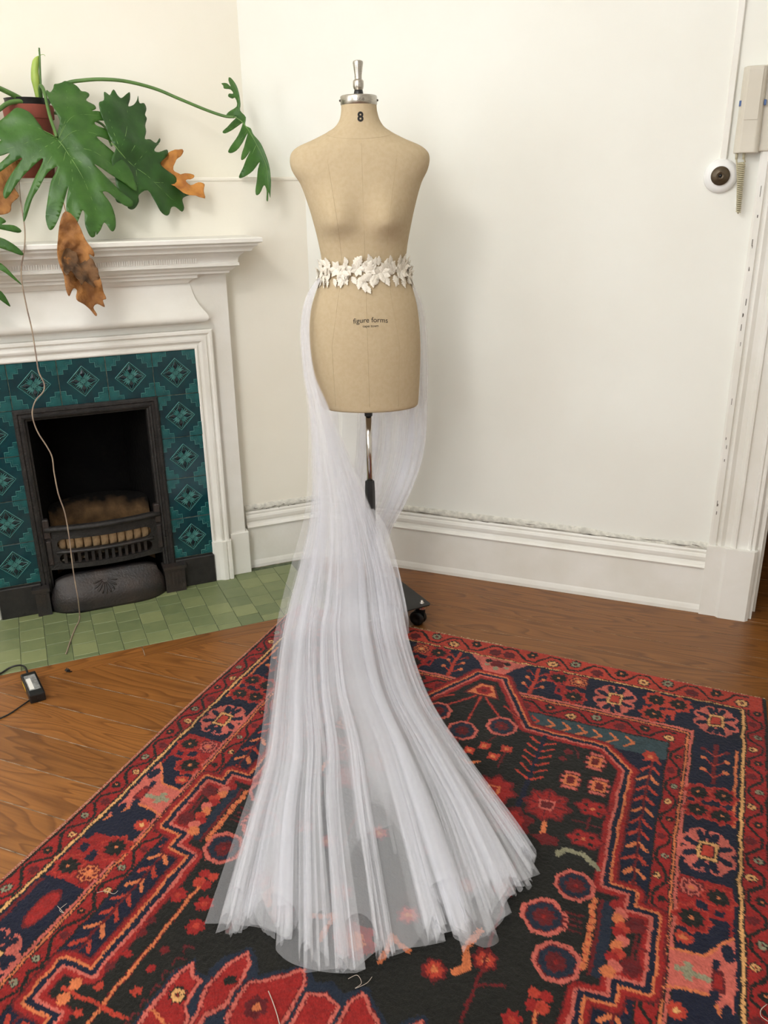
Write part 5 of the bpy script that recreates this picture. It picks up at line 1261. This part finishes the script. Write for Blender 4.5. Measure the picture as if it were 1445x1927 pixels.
def leaf(name, pts, anchor, d0, n_, rib, m, crease=0.25, und=0.006, droop=0.0, step=0.010, seed=0, crumple=0.0, veins=True, label=None):
    """pts/rib/anchor in photo pixels; the blade is laid on a plane through the anchor at depth d0 with normal n_, then creased and waved"""
    n_ = np.array(n_, float); n_ /= np.linalg.norm(n_); A = at_d(*anchor, d0)
    ex = np.cross(U, n_); ex /= np.linalg.norm(ex); ey = np.cross(n_, ex)
    def loc2(p): q_ = plane_pt(*p, A, n_) - A; return (float(q_ @ ex), float(q_ @ ey))
    out = [loc2(p) for p in pts]; ribs = [[loc2(p) for p in r] for r in rib]
    # rounded outline
    sm = [tuple(p) for p in catmull([out[-1]] + out + [out[0], out[1]], 3)][3:-3]
    sm2 = []
    for p in sm:
        if not sm2 or math.dist(p, sm2[-1]) > 0.0012: sm2.append(p)
    if math.dist(sm2[0], sm2[-1]) < 0.0012: sm2.pop()
    V2, F2 = cdt_mesh(sm2, [], step)
    main = ribs[0]; L_ = max(math.dist(main[0], main[-1]), 0.01)
    def dseg(p, P_):
        best = 9
        for a, b in zip(P_, P_[1:]):
            dx, dy = b[0] - a[0], b[1] - a[1]; t = max(0, min(1, ((p[0] - a[0]) * dx + (p[1] - a[1]) * dy) / (dx * dx + dy * dy + 1e-12)))
            best = min(best, math.hypot(p[0] - a[0] - t * dx, p[1] - a[1] - t * dy))
        return best
    def hgt(p):
        dm = dseg(p, main); h = crease * min(dm, 0.05) - 0.9 * crease * max(0, dm - 0.05)
        for r in ribs[1:]: h -= 0.0022 * math.exp(-(dseg(p, r) / 0.006) ** 2) * (1 if crumple == 0 else 0.5)
        h += und * noise.noise((p[0] * 16 + seed, p[1] * 16, seed)) + crumple * noise.noise((p[0] * 30 + seed, p[1] * 22, seed * 2.0)) + crumple * 0.5 * noise.noise((p[0] * 70, p[1] * 60 + seed, 1.0))
        rr = math.hypot(p[0] - main[0][0], p[1] - main[0][1]); h -= droop * rr * rr
        return h
    def pt(p, e=0.0): return lp(A + ex * p[0] + ey * p[1] + n_ * (hgt(p) + e))
    o_ = solid(name, V2, F2, lambda p: pt(p, 0.0005), lambda p: pt(p, -0.0005), m, plant, True)
    if label: o_['label'] = label
    if veins:
        for i, r in enumerate(ribs):
            rr = catmull(r, 6); n2 = len(rr); w_ = 0.0020 if i == 0 else 0.0011
            from_bm('midrib' if i == 0 else 'vein', add_tube(bmesh.new(), [pt(tuple(p), 0.0004) for p in rr], [w_ * (1 - 0.8 * k_ / n2) for k_ in range(n2)], 5), M_vein, o_, True)
    return o_
L1 = [(485, 905), (430, 880), (380, 855), (330, 790), (255, 690), (150, 640), (80, 690), (0, 740), (-70, 790), (-90, 850), (-40, 890), (10, 915), (-50, 960), (-60, 1010), (0, 1043), (85, 1030), (40, 1075), (-30, 1130), (-55, 1180), (0, 1178), (110, 1110), (195, 1075),
      (130, 1160), (60, 1260), (30, 1345), (50, 1390), (90, 1360), (160, 1270), (240, 1190), (362, 1095), (360, 1140), (310, 1230), (270, 1320), (218, 1450), (207, 1555), (215, 1590), (240, 1540), (285, 1410), (340, 1330), (410, 1215), (494, 1168), (480, 1215), (440, 1290), (412, 1450), (400, 1560), (420, 1650), (445, 1678), (480, 1650), (530, 1540), (592, 1330),
      (582, 1400), (575, 1500), (590, 1640), (615, 1695), (650, 1680), (690, 1590), (715, 1528), (735, 1555), (740, 1640), (770, 1710), (800, 1742), (830, 1735), (838, 1700), (845, 1725), (880, 1680), (910, 1620), (960, 1680), (990, 1692), (1010, 1650), (1000, 1560), (960, 1470), (890, 1378),
      (935, 1375), (1010, 1420), (1090, 1465), (1140, 1475), (1165, 1450), (1140, 1410), (1030, 1330), (900, 1230), (815, 1155), (850, 1165), (1000, 1240), (1120, 1300), (1180, 1335), (1200, 1320), (1185, 1260), (1120, 1130), (1000, 1020), (880, 940), (838, 898), (870, 895), (960, 920), (1060, 950), (1100, 955), (1105, 940), (1040, 890), (940, 830), (850, 800), (820, 770),
      (850, 750), (910, 745), (932, 715), (910, 680), (850, 662), (800, 664), (835, 640), (820, 600), (752, 562), (780, 510), (780, 480), (750, 465), (712, 465), (680, 430), (640, 405), (600, 390), (570, 380), (540, 395), (505, 405), (475, 410), (465, 450), (438, 490), (412, 470), (403, 480), (410, 530), (440, 620), (490, 720), (515, 780), (500, 850)]
rib1 = [[(485, 905), (560, 1000), (650, 1140), (760, 1340), (850, 1560)], [(560, 1000), (700, 1010), (900, 1080), (1160, 1280)], [(600, 1060), (800, 1190), (1100, 1440)], [(520, 950), (700, 850), (1050, 930)], [(505, 920), (580, 700), (580, 420)], [(485, 905), (330, 930), (150, 980), (0, 1000)], [(500, 930), (330, 1040), (150, 1200), (60, 1350)], [(530, 965), (420, 1120), (300, 1330), (225, 1550)], [(570, 1020), (530, 1200), (450, 1600)], [(610, 1080), (630, 1350), (620, 1650)], [(505, 920), (640, 720), (880, 700)], [(485, 905), (300, 820), (100, 760)]]
NF = -NV + U * 0.45 + TV * 0.1
leaf('leaf', [z7(*p) for p in L1], z7(485, 905), 2.93, NF, [[z7(*p) for p in r] for r in rib1], M_leaf, 0.16, 0.010, 0.35, 0.009, 1, label='largest deeply lobed glossy green leaf in front of the pot')
L2 = [(500, 375), (502, 352), (524, 342), (530, 297), (545, 302), (560, 312), (580, 281), (600, 310), (620, 325), (645, 305), (663, 296), (665, 330), (655, 366), (680, 360), (700, 335), (708, 310), (712, 350), (735, 350), (745, 380), (738, 410), (748, 430), (738, 465), (738, 500), (728, 540), (758, 540), (790, 555), (816, 525), (816, 545), (778, 592), (800, 605), (845, 590), (845, 622), (808, 660), (830, 690), (880, 720), (930, 750), (965, 780), (972, 810), (945, 822), (925, 840), (935, 880), (925, 900), (890, 876), (868, 882), (857, 915), (840, 920), (810, 900), (780, 850), (742, 798), (702, 820), (705, 850), (690, 880), (670, 890), (648, 880), (650, 856), (612, 862), (585, 840), (590, 780), (575, 700), (560, 640), (580, 590), (555, 540), (530, 470), (510, 420)]
rib2 = [[(560, 560), (640, 640), (750, 730), (900, 860)], [(600, 600), (640, 480), (650, 330)], [(600, 600), (560, 460), (540, 330)], [(680, 670), (740, 600), (810, 560)], [(690, 680), (690, 780), (670, 870)], [(640, 640), (690, 540), (730, 400)], [(780, 755), (860, 760), (950, 800)]]
leaf('leaf', [z1(*p) for p in L2], z1(700, 620), 2.965, -NV + U * 0.30 + TV * 0.35, [[z1(*p) for p in r] for r in rib2], M_leaf2, 0.10, 0.012, 0.2, 0.009, 2, label='dark green frilled leaf beside the pot')
L3 = [(1155, 228), (1180, 250), (1195, 285), (1207, 360), (1205, 395), (1235, 430), (1235, 470), (1262, 485), (1275, 515), (1310, 560), (1335, 620), (1355, 690), (1362, 760), (1357, 835), (1350, 805), (1342, 850), (1335, 845), (1340, 800), (1328, 772), (1300, 815), (1285, 820), (1280, 790), (1290, 740), (1297, 690), (1306, 655), (1270, 700), (1230, 730), (1208, 735), (1215, 700), (1240, 640), (1262, 595), (1235, 635), (1215, 645), (1215, 620), (1230, 560), (1246, 508), (1200, 585), (1165, 608), (1147, 607), (1150, 590), (1185, 540), (1212, 485), (1218, 458), (1170, 490), (1130, 510), (1117, 505), (1125, 490), (1165, 455), (1192, 428), (1140, 427), (1150, 405), (1190, 375), (1180, 332), (1165, 335), (1145, 325), (1150, 310), (1172, 310), (1160, 290), (1125, 285), (1120, 270), (1112, 258), (1140, 258), (1162, 275), (1150, 245)]
rib3 = [[(1178, 425), (1230, 465), (1290, 560), (1340, 680), (1352, 800)], [(1215, 455), (1130, 500)], [(1245, 495), (1160, 600)], [(1290, 570), (1225, 715)], [(1200, 400), (1190, 300), (1160, 235)]]
leaf('leaf', [z1(*p) for p in L3], z1(1230, 465), 2.982, -NV * 0.55 - TV * 0.8 + U * 0.05, [[z1(*p) for p in r] for r in rib3], M_leaf, -0.10, 0.010, 0.0, 0.008, 3, label='narrow drooping lobed leaf at the end of a long arching stem')
L7 = [(-200, 900), (-60, 915), (5, 935), (30, 958), (8, 972), (70, 975), (108, 1000), (90, 1013), (20, 1000), (-50, 985), (-60, 1015), (20, 1045), (85, 1085), (118, 1118), (100, 1125), (30, 1100), (-50, 1075), (-60, 1120), (10, 1170), (60, 1220), (112, 1275), (60, 1240), (10, 1205), (-60, 1180), (-70, 1250), (10, 1310), (45, 1360), (52, 1382), (10, 1355), (-60, 1310), (-200, 1250), (-260, 1080)]
leaf('leaf', [z1(*p) for p in L7], z1(0, 1080), 2.775, -NV + U * 0.25 + TV * 0.15, [[z1(*p) for p in ((-240, 1080), (-120, 1090), (-40, 1100))], [z1(*p) for p in ((-60, 1045), (90, 1105))], [z1(*p) for p in ((-60, 1145), (90, 1255))]], M_leaf, 0.1, 0.006, 0.0, 0.009, 4, label='lobed green leaf reaching below the mantel shelf edge')
L4o = [(325, 905), (300, 960), (290, 1040), (285, 1120), (300, 1180), (320, 1230), (328, 1290), (345, 1330), (365, 1292), (385, 1300), (380, 1345), (420, 1370), (455, 1400), (480, 1430), (487, 1420), (470, 1388), (490, 1370), (525, 1385), (515, 1350), (530, 1340), (515, 1300), (500, 1240), (485, 1200), (460, 1160), (445, 1120), (470, 1132), (465, 1100), (430, 1050), (400, 980), (370, 930)]
leaf('withered_leaf', [z1(*p) for p in L4o], z1(400, 1160), 2.785, -NV + U * 0.05, [[z1(*p) for p in ((325, 905), (370, 1100), (440, 1300), (478, 1420))]], M_dead, 0.5, 0.010, 0.0, 0.005, 5, 0.018, False, label='brown crumpled dead leaf hanging over the mantel shelf')
L4b = [(330, 1095), (300, 1165), (325, 1240), (350, 1215), (380, 1255), (398, 1290), (425, 1262), (470, 1290), (492, 1262), (480, 1205), (440, 1150), (405, 1165), (380, 1120)]
leaf('withered_leaf', [z1(*p) for p in L4b], z1(400, 1180), 2.768, -NV + U * 0.5 + TV * 0.3, [[z1(*p) for p in ((340, 1110), (400, 1200), (480, 1260))]], M_dead3, 0.5, 0.010, 0.0, 0.005, 9, 0.016, False, label='dark crumpled flap of the hanging dead leaf')
L5 = [(920, 600), (915, 628), (890, 650), (872, 692), (910, 720), (975, 725), (970, 742), (935, 750), (960, 770), (1000, 760), (1030, 768), (1026, 800), (1032, 842), (985, 832), (940, 828), (880, 780), (800, 720), (780, 660), (845, 618)]
leaf('withered_leaf', [z1(*p) for p in L5], z1(900, 720), 2.985, -NV + U * 0.5 - TV * 0.2, [[z1(*p) for p in ((800, 660), (880, 720), (1020, 820))]], M_dead2, 0.2, 0.012, 0.0, 0.006, 6, 0.010, False, label='curled ochre dead leaf behind the dark green leaf')
L6 = [(-70, 700), (0, 690), (60, 660), (100, 643), (118, 658), (90, 720), (72, 780), (97, 832), (60, 868), (52, 912), (0, 925), (-60, 930), (-110, 820)]
leaf('withered_leaf', [z1(*p) for p in L6], z1(30, 800), 2.99, -NV + U * 0.25, [[z1(*p) for p in ((110, 650), (40, 760), (-40, 880))]], M_dead, 0.3, 0.012, 0.0, 0.006, 7, 0.012, False, label='brown dead leaf beside the pot')
L8 = [(-80, 250), (-110, 215), (-150, 190), (-165, 215), (-205, 195), (-230, 215), (-225, 245), (-270, 240), (-300, 275), (-270, 300), (-310, 335), (-320, 380), (-280, 375), (-300, 430), (-270, 470), (-245, 430), (-225, 490), (-195, 500), (-190, 440), (-160, 470), (-135, 445), (-150, 390), (-115, 400), (-95, 360), (-115, 320), (-80, 310)]
leaf('leaf', [z1(*p) for p in L8], z1(-80, 250), 3.0, -NV + U * 0.4 + TV * 0.2, [[z1(*p) for p in ((-80, 250), (-170, 320), (-240, 420))], [z1(*p) for p in ((-140, 295), (-220, 260))]], M_leaf2, 0.1, 0.008, 0.2, 0.012, 12, label='lobed green leaf at the far end of the ledge')
def stem(pts, r, name='petiole', m=M_stem, z=z1):
    P_ = catmull([lp(at_d(*z(a, b), d)) for a, b, d in pts], 6); n_ = len(P_)
    rr = [r * (1.25 - 0.4 * k_ / n_) for k_ in range(n_)]
    return from_bm(name, add_tube(bmesh.new(), P_, rr, 8), m, plant, True)
stem([(195, 385, 3.09), (205, 330, 3.07), (202, 285, 3.05), (208, 272, 3.035), (225, 310, 3.01), (250, 420, 2.97), (278, 505, 2.935), (284, 528, 2.93)], 0.0052)
stem([(230, 380, 3.10), (280, 300, 3.10), (340, 258, 3.09), (420, 244, 3.08), (520, 239, 3.06), (640, 250, 3.05), (780, 286, 3.04), (900, 336, 3.02), (1040, 394, 3.0), (1130, 424, 2.978), (1180, 428, 2.965)], 0.0050)
stem([(175, 385, 3.08), (90, 330, 3.05), (0, 285, 3.02), (-80, 250, 3.0)], 0.0075)
stem([(165, 375, 3.06), (110, 352, 3.04), (50, 356, 3.02), (0, 388, 3.0), (-70, 450, 2.98), (-160, 700, 2.9), (-230, 1000, 2.80), (-235, 1080, 2.775)], 0.0062)
stem([(205, 400, 3.10), (420, 430, 3.06), (520, 470, 3.045), (548, 540, 2.985), (562, 575, 2.97)], 0.0036)
stem([(235, 398, 3.07), (262, 470, 3.01), (285, 600, 2.985), (300, 740, 2.95), (318, 850, 2.88), (330, 900, 2.80), (338, 930, 2.787)], 0.0012, 'petiole', M_dead)
stem([(98, 745, 2.998), (112, 715, 3.004), (130, 680, 3.022), (150, 640, 3.04)], 0.0014, 'petiole', M_dead)
# new leaf: rolled bud and its sheath tip
P_ = catmull([lp(at_d(*z1(a, b), 3.085)) for a, b in ((205, 395), (196, 350), (186, 290), (178, 240), (176, 190), (182, 145), (194, 122))], 6)
prf = np.interp(np.linspace(0, 1, len(P_)), [0, 0.2, 0.5, 0.8, 1], [0.004, 0.0075, 0.0125, 0.0100, 0.0016])
from_bm('leaf_bud', add_tube(bmesh.new(), P_, list(prf), 10), M_bud, plant, True)
stem([(206, 395, 3.08), (206, 300, 3.08), (202, 200, 3.08), (200, 130, 3.08), (197, 80, 3.08)], 0.0028, 'bud_stalk')
stem([(194, 124, 3.085), (206, 116, 3.085), (220, 114, 3.085), (228, 122, 3.085)], 0.0007, 'bud_tip', M_bud)
stem([(198, 110, 3.08), (193, 92, 3.08)], 0.0008, 'bud_tip', M_bud)

# ------------------------------------------------------------------ pale cord dangling over the mantel to the hearth
cp = [at_d(*z1(88, 700), 3.03), at_d(*z1(95, 745), 3.005), at_d(*z1(103, 850), 2.94), at_d(*z1(120, 950), 2.87), at_d(*z1(126, 1030), 2.825), at_d(*z1(120, 1110), 2.808), at_d(*z1(107, 1190), 2.805), at_d(*z1(112, 1270), 2.80), at_d(*z1(135, 1390), 2.80), at_d(60, 620, 2.80)]
cp += [at_d(x, y, 2.80) for x, y in ((68, 670), (73, 700), (83, 722), (81, 738), (68, 752), (61, 772), (63, 792), (72, 815), (88, 840), (98, 860), (102, 890), (110, 930), (122, 965), (130, 1010), (136, 1060), (142, 1100))]
cp += [at_d(147, 1128, 2.80), at_z(150, 1158, 0.004), at_z(149, 1168, 0.003), at_z(142, 1182, 0.003), at_z(134, 1202, 0.003), at_z(128, 1220, 0.003), at_z(124, 1231, 0.003)]
cb = cp[-1]; 
crd = from_bm('cord', add_tube(bmesh.new(), [tuple(np.array(p) - np.array([cb[0], cb[1], 0])) for p in [np.array([q_[0], q_[1], max(q_[2], 0.0036)]) for q_ in catmull(cp, 5)]], 0.0021, 7), M_cord, None, True); crd.location = (cb[0], cb[1], 0)
tag(crd, 'thin pale cord dangling from the plant over the mantel down to the hearth', 'cord')

# ------------------------------------------------------------------ laptop power adapter on the boards
zA = 0.028
A0 = (np.array(at_z(42, 1264, zA)) + at_z(62, 1266.5, zA)) / 2; A1 = (np.array(at_z(58, 1311, zA)) + at_z(82, 1301, zA)) / 2
ac = (A0 + A1) / 2; ad = (A1 - A0)[:2]; al = float(np.linalg.norm(ad)); arot = math.atan2(ad[1], ad[0])
adp = thing('power_adapter', 'black laptop power adapter brick lying on the floorboards', 'adapter', (ac[0], ac[1], 0.0), arot)
wA = 0.044
from_bm('body', add_box(bmesh.new(), -al / 2, al / 2, -wA / 2, wA / 2, 0.0005, 0.028, 0.004, 2), M_black, adp)
lb = box('rating_label', -al * 0.36, al * 0.30, -wA * 0.36, wA * 0.36, 0.0275, 0.0284, M_label, adp)
box('barcode_sticker', -al * 0.22, al * 0.26, -wA * 0.30, -wA * 0.02, 0.0283, 0.0287, M_sticker, lb)
box('warning_sticker', -al * 0.30, al * 0.05, -wA / 2 - 0.0006, -wA / 2 + 0.0004, 0.008, 0.020, M_yellow, adp)
inv = lambda p: tuple((np.array([[math.cos(arot), math.sin(arot), 0], [-math.sin(arot), math.cos(arot), 0], [0, 0, 1]]) @ (np.asarray(p) - np.array([ac[0], ac[1], 0]))))
bm = add_tube(bmesh.new(), [inv(p) for p in catmull([A0 - np.array([0, 0, 0.014]), at_z(48, 1257, 0.018), at_z(38, 1252, 0.016), at_z(20, 1256, 0.010), at_z(0, 1268, 0.006), at_z(-60, 1300, 0.0052), at_z(-160, 1310, 0.0052), at_z(-330, 1290, 0.0052)], 6)], 0.0032, 7); from_bm('cable', bm, M_black, adp, True)
bm = add_tube(bmesh.new(), [inv(p) for p in catmull([A1 - np.array([0, 0, 0.014]), at_z(62, 1314, 0.006), at_z(45, 1325, 0.004), at_z(20, 1342, 0.003), at_z(0, 1352, 0.003), at_z(-60, 1380, 0.0042), at_z(-160, 1400, 0.0042), at_z(-330, 1370, 0.0042)], 6)], 0.0022, 7); from_bm('cable', bm, M_black, adp, True)
bm = add_tube(bmesh.new(), [inv(p) for p in (A0 - np.array([0, 0, 0.014]) + np.append(ad / al, 0) * 0.002, A0 - np.array([0, 0, 0.0135]) - np.append(ad / al, 0) * 0.016)], [0.006, 0.0042], 8); from_bm('strain_relief', bm, M_black, adp, True)
# scrap of dark fluff on the boards near the hearth
fp_ = at_z(128, 1262, 0.002); bm = bmesh.new(); rnd = random.Random(3)
for k in range(14):
    a = rnd.uniform(0, 6.28); r = rnd.uniform(0, 0.013); add_tube(bm, [(r * math.cos(a), r * 0.5 * math.sin(a), 0.002), (r * math.cos(a) + rnd.uniform(-.008, .008), r * 0.5 * math.sin(a) + rnd.uniform(-.005, .005), 0.006), (r * math.cos(a + 1) * 1.1, r * 0.5 * math.sin(a + 1), 0.0015)], 0.0016, 5)
o = from_bm('fluff_scrap', bm, M_black, None); o.location = (fp_[0], fp_[1], 0); tag(o, 'small scrap of dark fluff on the boards beside the hearth', 'debris')
# loose threads shed on the rug
M_thread = mat('white_thread', (190, 174, 160), 0.9)
def thread(px, lab, r=0.0005):
    pts = [np.array(at_z(x, y, 0.0125 + 0.002 * (i % 2))) for i, (x, y) in enumerate(px)]; c = pts[0]
    o_ = from_bm('thread', add_tube(bmesh.new(), [tuple(p - np.array([c[0], c[1], 0.0])) for p in catmull(pts, 5)], r, 5), M_thread, None, True); o_.location = (c[0], c[1], 0); tag(o_, lab, 'thread')
thread([(505, 1865), (512, 1882), (520, 1905), (526, 1927)], 'short straw-coloured thread on a red lobe of the rug medallion', 0.0009)
thread([(655, 1842), (672, 1835), (680, 1850), (668, 1860), (690, 1850), (700, 1838)], 'curled pale thread lying at the tip of the tulle hem')
thread([(1443, 1890), (1432, 1900), (1432, 1912), (1445, 1922)], 'looped pale thread on the rug edge stripe', 0.0007)
thread([(182, 1680), (198, 1677), (214, 1682), (222, 1676)], 'pale thread lying across the rug beside the arrow strip')
thread([(108, 1705), (120, 1718), (112, 1712), (126, 1700)], 'pale tangled thread on the navy rug border')

# ------------------------------------------------------------------ intercom handset, conduit and dimmer on the right wall
ic = thing('intercom_handset', 'cream wall intercom handset with coiled cord beside the door frame', 'intercom', (-0.0, YW, 1.465))
from_bm('base', add_box(bmesh.new(), -0.030, 0.066, -0.030, 0.0, 0.004, 0.224, 0.004, 2), M_cream, ic)
hs = from_bm('handset', add_prism(bmesh.new(), [(-0.037, -0.012), (-0.037, -0.034), (-0.030, -0.046), (-0.022, -0.052), (0.018, -0.052), (0.026, -0.046), (0.030, -0.034), (0.030, -0.012)], lambda p: (p[0], p[1], 0.0), lambda p: (p[0] * 0.94, p[1], 0.221)), M_cream, ic)
bv = hs.modifiers.new('b', 'BEVEL'); bv.width = 0.003; bv.segments = 2; bv.limit_method = 'ANGLE'
box('earpiece_panel', -0.020, 0.017, -0.0535, -0.051, 0.085, 0.213, M_cream, hs, 0.0008)
for x in (-0.0338, 0.0305): box('switch_hook', x - 0.003, x + 0.003, -0.0425, -0.030, 0.122, 0.136, M_blue, ic, 0.0006)
for x in (-0.027, -0.008): from_bm('cord_grommet', add_tube(bmesh.new(), [(x, -0.028, 0.004), (x + 0.001, -0.028, -0.016)], [0.0042, 0.0034], 8), M_coil, ic, True)
P_ = []; turns = 24
for i in range(turns * 10 + 1):
    t = i / (turns * 10); a = 2 * math.pi * turns * t; r = 0.0092 * (1 - 0.45 * t); P_.append((-0.011 + 0.008 * t + r * math.cos(a), -0.026 + r * 0.8 * math.sin(a), -0.024 - 0.135 * t))
P_ = [(-0.008, -0.028, -0.010)] + P_
from_bm('coil_cord', add_tube(bmesh.new(), P_, 0.0022, 6), M_coil, ic, True)
from_bm('coil_cord', add_tube(bmesh.new(), catmull([(-0.027, -0.028, -0.010), (-0.023, -0.026, -0.03), (-0.016, -0.020, -0.07), (-0.010, -0.016, -0.12), (-0.004, -0.022, -0.160), (-0.003, -0.026, -0.157)], 6), 0.0024, 6), M_coil, ic, True)
cdn = from_bm('cable_conduit', add_prism(bmesh.new(), [(-0.0095, 0), (-0.0095, -0.008), (-0.007, -0.011), (0.007, -0.011), (0.0095, -0.008), (0.0095, 0)], lambda p: (p[0] - 0.001, p[1], 0.0), lambda p: (p[0] + 0.003, p[1], ZC - 1.442)), M_trim, None)
cdn.location = (-0.0605, YW, 1.442); tag(cdn, 'white painted cable conduit running up the wall above the dimmer knob', 'conduit')
dm = thing('dimmer_switch', 'round white wall dimmer with dark bronze knob', 'light switch', (-0.064, YW, 1.406))
my = Matrix.Rotation(math.pi / 2, 4, 'X')
autosmooth(from_bm('backplate', add_lathe(bmesh.new(), [(0, 0.0), (0.047, 0.0), (0.0475, 0.006), (0.044, 0.014), (0.037, 0.019), (0.030, 0.021), (0, 0.021)], 48, my), M_white_pl, dm), 50)
kn = autosmooth(from_bm('knob', add_lathe(bmesh.new(), [(0, 0.021), (0.0262, 0.021), (0.0262, 0.028), (0.023, 0.0315), (0.010, 0.0345), (0.0085, 0.0335), (0.0055, 0.0325), (0.005, 0.029), (0, 0.029)], 40, my), M_knob, dm), 40)
from_bm('centre_screw', add_lathe(bmesh.new(), [(0, 0.029), (0.0048, 0.029), (0.0048, 0.031), (0, 0.0315)], 16, my), M_black, kn, True)
